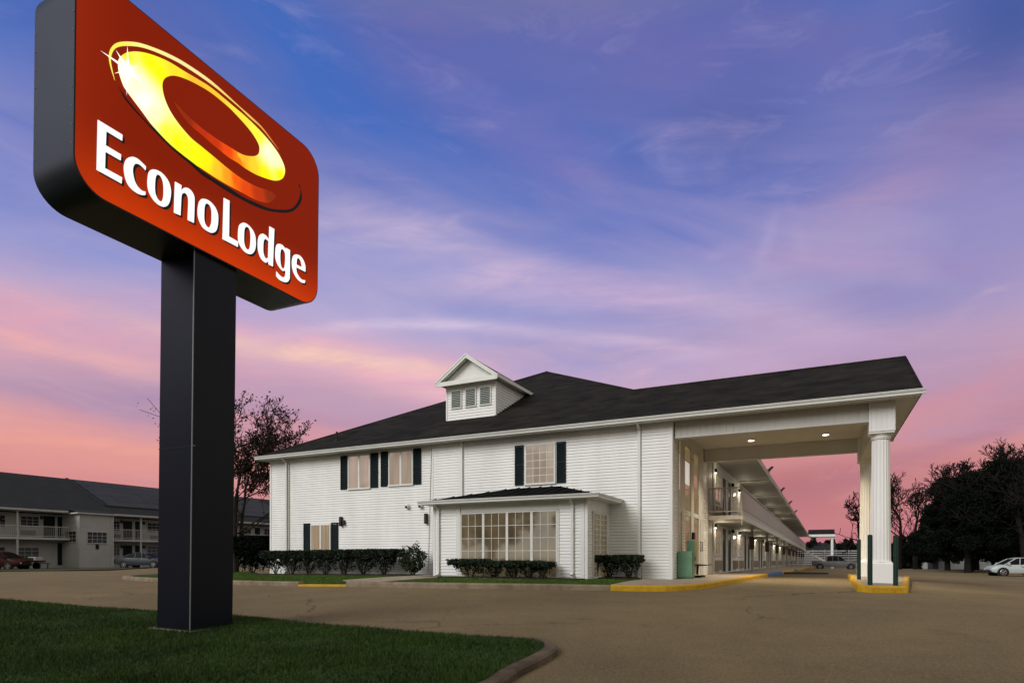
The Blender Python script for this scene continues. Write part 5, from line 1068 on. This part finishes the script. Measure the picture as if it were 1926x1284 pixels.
# stair tower
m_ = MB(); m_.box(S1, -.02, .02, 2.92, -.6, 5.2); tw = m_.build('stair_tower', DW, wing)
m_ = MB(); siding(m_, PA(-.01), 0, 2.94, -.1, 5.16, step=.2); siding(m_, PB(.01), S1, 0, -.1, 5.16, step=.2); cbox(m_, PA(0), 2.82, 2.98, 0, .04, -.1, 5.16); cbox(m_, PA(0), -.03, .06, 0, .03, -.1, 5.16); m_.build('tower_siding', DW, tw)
m_ = MB(); m_.add([(.25, -.25, 5.22), (.25, 3.3, 5.22), (-3.2, 3.3, 6.0), (-3.2, -.25, 6.0)], [(0, 1, 2, 3)]); m_.box(-1.2, .25, -.25, 3.3, 5.14, 5.21); m_.build('tower_roof', SHIN2, tw)
m_ = MB(); m_.box(.25, .33, -.3, 3.35, 5.13, 5.25); m_.box(-1.2, .25, -.33, -.25, 5.13, 5.25); m_.build('tower_gutter', DT, tw)
window(tw, PA(0), .62, 2.5, 2.37, 3.5, 4, 3, **WD, name='tower_window'); window(tw, PB(0), -2.4, -.45, 2.45, 3.55, 3, 3, **WD, name='tower_window')
m_ = MB(); cbox(m_, PA(0), 1.42, 1.72, .02, .05, 1.82, 2.28); m_.build('plaque', NAVY, tw); m_ = MB(); m_.tube((.16, 3.05, 5.1), (.05, 3.05, 4.9), .06); m_.tube((.05, 3.05, 4.9), (.05, 3.05, -.1), .06); m_.build('downspout', DT, tw)
# solar panels on the roof slope
slp = (rzz - ez2) / (-9.0 - S3); rp = lambda x, y, o=.0: (x, y, ez2 + slp * (x - S3) + o)
pmt = mat('solar_glass', (.050, .053, .056), .6, .25, .6, spec=.1, col2=(.036, .039, .042))
pf = MB()
for r_ in range(5):
    x0, x1 = -2.85 - r_ * 1.18, -2.85 - r_ * 1.18 - 1.14
    for k in range(14):
        y0 = 4.3 - r_ * .08 + k * 1.72; pf.hexa([rp(x0, y0, .05), rp(x1, y0, .05), rp(x1, y0 + 1.66, .05), rp(x0, y0 + 1.66, .05)], [rp(x0, y0, .10), rp(x1, y0, .10), rp(x1, y0 + 1.66, .10), rp(x0, y0 + 1.66, .10)])
pf.build('solar_panels', pmt, ro)
pf = MB(); pf.hexa([rp(-2.7, 4.0, .0), rp(-2.82, 4.0, .0), rp(-2.82, 28.6, .0), rp(-2.7, 28.6, .0)], [rp(-2.7, 4.0, .13), rp(-2.82, 4.0, .13), rp(-2.82, 28.6, .13), rp(-2.7, 28.6, .13)])
pf.hexa([rp(-2.82, 3.84, 0), rp(-8.9, 3.4, 0), rp(-8.9, 3.65, 0), rp(-2.82, 4.1, 0)], [rp(-2.82, 3.84, .13), rp(-8.9, 3.4, .13), rp(-8.9, 3.65, .13), rp(-2.82, 4.1, .13)]); pf.build('panel_rail', BLACK, ro)

# ------------------------------------------------------------------ houses and fence glimpsed behind the evergreens
def house(name, label, px, d, w, dp, h, rz, m, seed=0):
    x = (px - 963) / 1159 * d; z = gz(x, d); r = empty(name, (x, d, z), rz); tag(r, label, 'house')
    b = MB(); b.box(-w / 2, w / 2, 0, dp, -.6, h); b.build('wall', m, r)
    rf_ = MB(); rf_.prism([(-w / 2 - .3, -.3, h), (-w / 2 - .3, dp + .3, h), (-w / 2 - .3, dp / 2, h + dp * .3)], (w + .6, 0, 0)); rf_.build('roof', SHIN2, r)
    for c in (-w * .3, w * .05, w * .3): window(r, PB(0), c - .5, c + .5, 1.0, 2.1, 2, 2, GLASSD, fm=TRIM, out=.05)
HW = mat('house_white', (.30, .32, .33), .7, .2, 1)
house('house', 'small pale house glimpsed between the bare trees and the leftmost evergreen', 1752, 105, 5.0, 6, 3.0, R(-10), HW); house('house', 'pale house glimpsed between evergreen trunks at the right', 1822, 88, 6.0, 6, 2.9, R(-14), HW)
fx0, fx1 = (1845 - 963) / 1159 * 84, (1990 - 963) / 1159 * 84; fn = empty('rail_fence', (fx0, 84, gz(fx0, 84))); tag(fn, 'white horizontal-board fence behind the white car and the evergreens', 'fence')
for i in range(3): b = MB(); b.box(0, fx1 - fx0, 0, .05, .5 + i * .62, .82 + i * .62); b.build('rail', HW, fn)
for i in range(9): b = MB(); x = (fx1 - fx0) * i / 8; b.box(x - .06, x + .06, -.06, 0, -.4, 2.2); b.build('fence_post', HW, fn)
wf = empty('slat_fence', (*loc(-1, 112), gz(*loc(-1, 112))), -TH); tag(wf, 'low grey slatted fence beyond the far end of the white motel', 'fence')
for i in range(7): b = MB(); b.box(0, 14, 0, .04, .3 + i * .42, .52 + i * .42); b.build('slat', DT, wf)
for i in range(8): b = MB(); b.box(i * 2 - .05, i * 2 + .05, -.1, 0, -.2, 3.2); b.build('fence_post', DT, wf)
# brick chimney house beyond
ch = empty('distant_house', (*loc(3, 135), -1.2), -TH); tag(ch, 'distant dark roof with a square chimney beyond the far canopy', 'house'); b = MB(); b.box(-6, 4, 0, 8, 0, 3); b.build('wall', BROWN, ch); b = MB(); b.prism([(-6.4, -.4, 3), (-6.4, 8.4, 3), (-6.4, 4, 5.2)], (10.8, 0, 0)); b.build('roof', SHIN2, ch)
b = MB(); b.box(-.6, .3, 3, 4.2, 3, 6.3); b.box(-.8, .5, 2.8, 4.4, 6.3, 6.6); b.build('chimney', BROWN, ch)

# ------------------------------------------------------------------ vehicles
TYRE = mat('tyre_rubber', (.012, .012, .012), .85, .2, 8); RIM = mat('alloy_rim', (.35, .35, .36), .3, .2, 4, metal=.8); CG = mat('car_glass', (.008, .009, .010), .45, 0, 1, spec=.04)
HL = mat('headlight_lens', (.5, .5, .5), .1, .1, 4, spec=.8); TL = mat('red_lens', (.25, .01, .01), .2, .1, 4)
def ring(x, w, z0, z1, crown=.03, tuck=.06):
    return [(x, -w + tuck, z0), (x, -w, z0 + .22 * (z1 - z0)), (x, -w, z0 + .62 * (z1 - z0)), (x, -w + .05, z1 - .03), (x, -w + .14, z1), (x, 0, z1 + crown), (x, w - .14, z1), (x, w - .05, z1 - .03), (x, w, z0 + .62 * (z1 - z0)), (x, w, z0 + .22 * (z1 - z0)), (x, w - tuck, z0)]
def loft(mb, rings, cap=True):
    n = len(rings[0]); v = [p for r in rings for p in r]; f = [(k * n + i, k * n + (i + 1) % n, (k + 1) * n + (i + 1) % n, (k + 1) * n + i) for k in range(len(rings) - 1) for i in range(n)]
    if cap: f += [tuple(range(n)), tuple((len(rings) - 1) * n + i for i in range(n))[::-1]]
    mb.add(v, f)
def car(name, label, cat, x, y, rz, paint, body, cabin, wheels, wr, hw, bed=None, pitch=0, z=None):
    root = empty(name, (x, y, gz(x, y) if z is None else z), rz); tag(root, label, cat)
    b = MB(); loft(b, [ring(*s) for s in body])
    if bed: b.box(bed[0], bed[1], -hw + .12, hw - .12, bed[2] - .05, bed[2] + .02)
    bo = b.build('body', paint, root, smooth=True)
    g_ = MB(); pr_ = [[(xx, -wb, zb), (xt, -wt, zt), (xt, wt, zt), (xx, wb, zb)] for xx, xt, zb, zt, wb, wt in cabin]; loft(g_, pr_); g_.build('windows', CG, root, smooth=False)
    r_ = MB()
    tops = [(xt, zt, wt) for xx, xt, zb, zt, wb, wt in cabin]
    loft(r_, [[(xt, -wt - .012, zt - .035), (xt, -wt + .06, zt + .03), (xt, 0, zt + .05), (xt, wt - .06, zt + .03), (xt, wt + .012, zt - .035)] for xt, zt, wt in tops]); 
    for i in (range(len(cabin))):
        xx, xt, zb, zt, wb, wt = cabin[i]
        for s in (-1, 1): r_.tube((xx, s * (wb + .004), zb), (xt, s * (wt + .004), zt), .045 if i in (0, len(cabin) - 1) else .03, n=5)
    r_.build('roof', paint, root)
    for wx in wheels:
        for s in (-1, 1):
            ar = MB(); ar.tube((wx, s * (hw - .16), wr), (wx, s * (hw + .006), wr), wr + .065, n=28); ar.build('wheel_arch', BLACK, root)
            w_ = MB(); w_.tube((wx, s * (hw - .20), wr), (wx, s * (hw + .02), wr), wr, n=28); wo = w_.build('wheel', TYRE, root, bevel=.02)
            q = MB(); q.tube((wx, s * (hw + .021), wr), (wx, s * (hw + .027), wr), wr * .30, n=16)
            for k in range(5): t = k * 1.2566; q.tube((wx, s * (hw + .024), wr), (wx + math.cos(t) * wr * .62, s * (hw + .024), wr + math.sin(t) * wr * .62), .035, .028, 5)
            for k in range(20): t = k * .31416; t2 = t + .31416; q.tube((wx + math.cos(t) * wr * .63, s * (hw + .022), wr + math.sin(t) * wr * .63), (wx + math.cos(t2) * wr * .63, s * (hw + .022), wr + math.sin(t2) * wr * .63), .022, n=5)
            q.build('rim', RIM, wo)
    xf, xr = body[-1][0], body[0][0]; zf = body[-1][3] - .10
    for s in (-1, 1):
        h = MB(); h.tube((body[-2][0] - .05, s * (body[-2][1] - .14), body[-2][3] - .17), (xf + .02, s * (body[-1][1] - .16), zf - .08), .09, .075, 10); h.build('headlight', HL, root, smooth=True)
        h = MB(); h.box(xr - .015, xr + .12, s * (body[0][1] - .22), s * (body[0][1] + .01), body[0][3] - .3, body[0][3] - .08); h.build('tail_light', TL, root)
        h = MB(); xx, xt, zb, zt, wb, wt = cabin[-1]; h.box(xx - .35, xx - .18, s * (hw + .02), s * (hw + .2), zb + .02, zb + .18); h.build('mirror', paint, root, bevel=.03)
        h = MB(); h.box(-.02, .0, s * (hw - .002), s * (hw + .004), .42, body[len(body) // 2][3] - .02); h.box(-.2, -.05, s * (hw - .002), s * (hw + .02), body[len(body) // 2][3] - .22, body[len(body) // 2][3] - .18); h.build('door_seam', BLACK, root)
    gr = MB(); gr.box(xf - .01, xf + .025, -body[-1][1] + .35, body[-1][1] - .35, body[-1][2] + .12, zf - .04); gr.build('grille', BLACK, root)
    bp = MB(); bp.box(xf - .25, xf + .03, -body[-1][1] + .05, body[-1][1] - .05, body[-1][2] - .02, body[-1][2] + .10); bp.box(xr - .03, xr + .2, -body[0][1] + .05, body[0][1] - .05, body[0][2] - .02, body[0][2] + .1); bp.build('bumper', BLACK, root)
    return root
GREYC = mat('grey_car_paint', (.15, .15, .155), .35, .1, 2, spec=.3, coat=.2); SILV = mat('silver_blue_paint', (.040, .046, .060), .4, .1, 2, spec=.25, coat=.1); WHC = mat('white_car_paint', (.42, .47, .49), .35, .06, 2, spec=.3, coat=.2); REDC = mat('red_orange_paint', (.045, .008, .004), .5, .15, 2, spec=.2, coat=.1)
tx, ty = (1570 - 963) / 1159 * 86, 86
car('pickup_truck', 'grey four-door pickup truck parked beyond the canopy column, facing right', 'pickup truck', tx, ty, -TH + .02, GREYC,
    [(-2.86, .90, .62, 1.16, .0), (-2.75, .96, .48, 1.20, .0), (-1.2, .98, .42, 1.20, .0), (-.9, .98, .40, 1.20), (.9, .98, .40, 1.20), (1.3, .98, .42, 1.22), (2.5, .95, .44, 1.15), (2.84, .86, .50, 1.02)],
    [(-1.02, -.95, 1.18, 1.86, .90, .74), (-.3, -.3, 1.18, 1.92, .90, .74), (.45, .35, 1.18, 1.90, .90, .74), (1.42, .72, 1.18, 1.84, .88, .72)], (-1.85, 1.95), .40, .97, bed=None)
sx_c, sy_c = (1911 - 963) / 1159 * 52, 52
car('suv', 'white compact SUV at the right edge, its front toward the canopy', 'car', sx_c, sy_c, math.pi - .03 - .22, WHC,
    [(-2.05, .72, .52, .95), (-1.9, .84, .34, 1.02), (-.8, .88, .28, 1.02), (.7, .88, .28, 1.0), (1.15, .87, .30, .98), (1.85, .80, .32, .86), (2.06, .66, .42, .70)],
    [(-1.95, -1.45, 1.0, 1.42, .74, .58), (-.9, -.9, 1.0, 1.52, .80, .62), (.1, .0, 1.0, 1.54, .80, .62), (1.22, .35, .96, 1.46, .78, .60)], (-1.28, 1.30), .35, .87)
cx_c, cy_c = (272 - 963) / 1159 * 58, 58
car('sedan', 'silver-blue sedan parked against the dim motel block, half behind the sign pole', 'car', cx_c, cy_c, .08 - .15, SILV,
    [(-2.35, .74, .50, .94), (-2.2, .84, .34, 1.0), (-1.2, .90, .26, .98), (.6, .90, .26, .94), (1.1, .90, .28, .92), (2.1, .82, .32, .78), (2.36, .68, .42, .66)],
    [(-1.75, -.95, .96, 1.30, .78, .60), (-.4, -.4, .96, 1.42, .80, .62), (.3, .2, .95, 1.42, .80, .62), (1.2, .40, .91, 1.34, .80, .60)], (-1.42, 1.45), .33, .88)
rx_c, ry_c = (4 - 963) / 1159 * 52, 52
car('hatchback', 'red-orange car cut by the left edge in front of the dim motel block', 'car', rx_c, ry_c, .05 - .1, REDC,
    [(-2.0, .78, .50, 1.0), (-1.8, .86, .32, 1.05), (-.8, .88, .26, 1.02), (.7, .88, .26, 1.0), (1.2, .88, .28, .96), (1.9, .80, .34, .84), (2.1, .66, .42, .72)],
    [(-1.9, -1.5, 1.0, 1.40, .76, .60), (-.6, -.6, 1.0, 1.50, .80, .62), (.2, .1, 1.0, 1.50, .80, .62), (1.2, .45, .95, 1.42, .80, .60)], (-1.25, 1.28), .33, .87)
bx_, by_ = (57 - 963) / 1159 * 53, 53; sp = empty('utility_trailer', (bx_, by_, gz(bx_, by_)), .0); tag(sp, 'low black flat trailer with a grey box between the red car and the stair tower', 'trailer')
b = MB(); b.box(-.9, .8, -.7, .7, .62, .78); b.box(-.9, .8, -.72, -.68, .78, 1.0); b.build('bed', BLACK, sp); b = MB(); b.box(.1, .75, -.4, .4, .79, 1.1); b.build('box', GREYP, sp); b = MB(); b.tube((.8, 0, .55), (1.7, 0, .5), .05); b.tube((1.5, 0, 0), (1.5, 0, .6), .04); b.build('drawbar', BLACK, sp)
for s in (-1, 1): b = MB(); b.tube((-.1, s * .75, .31), (-.1, s * .92, .31), .31, n=24); b.build('wheel', TYRE, sp)
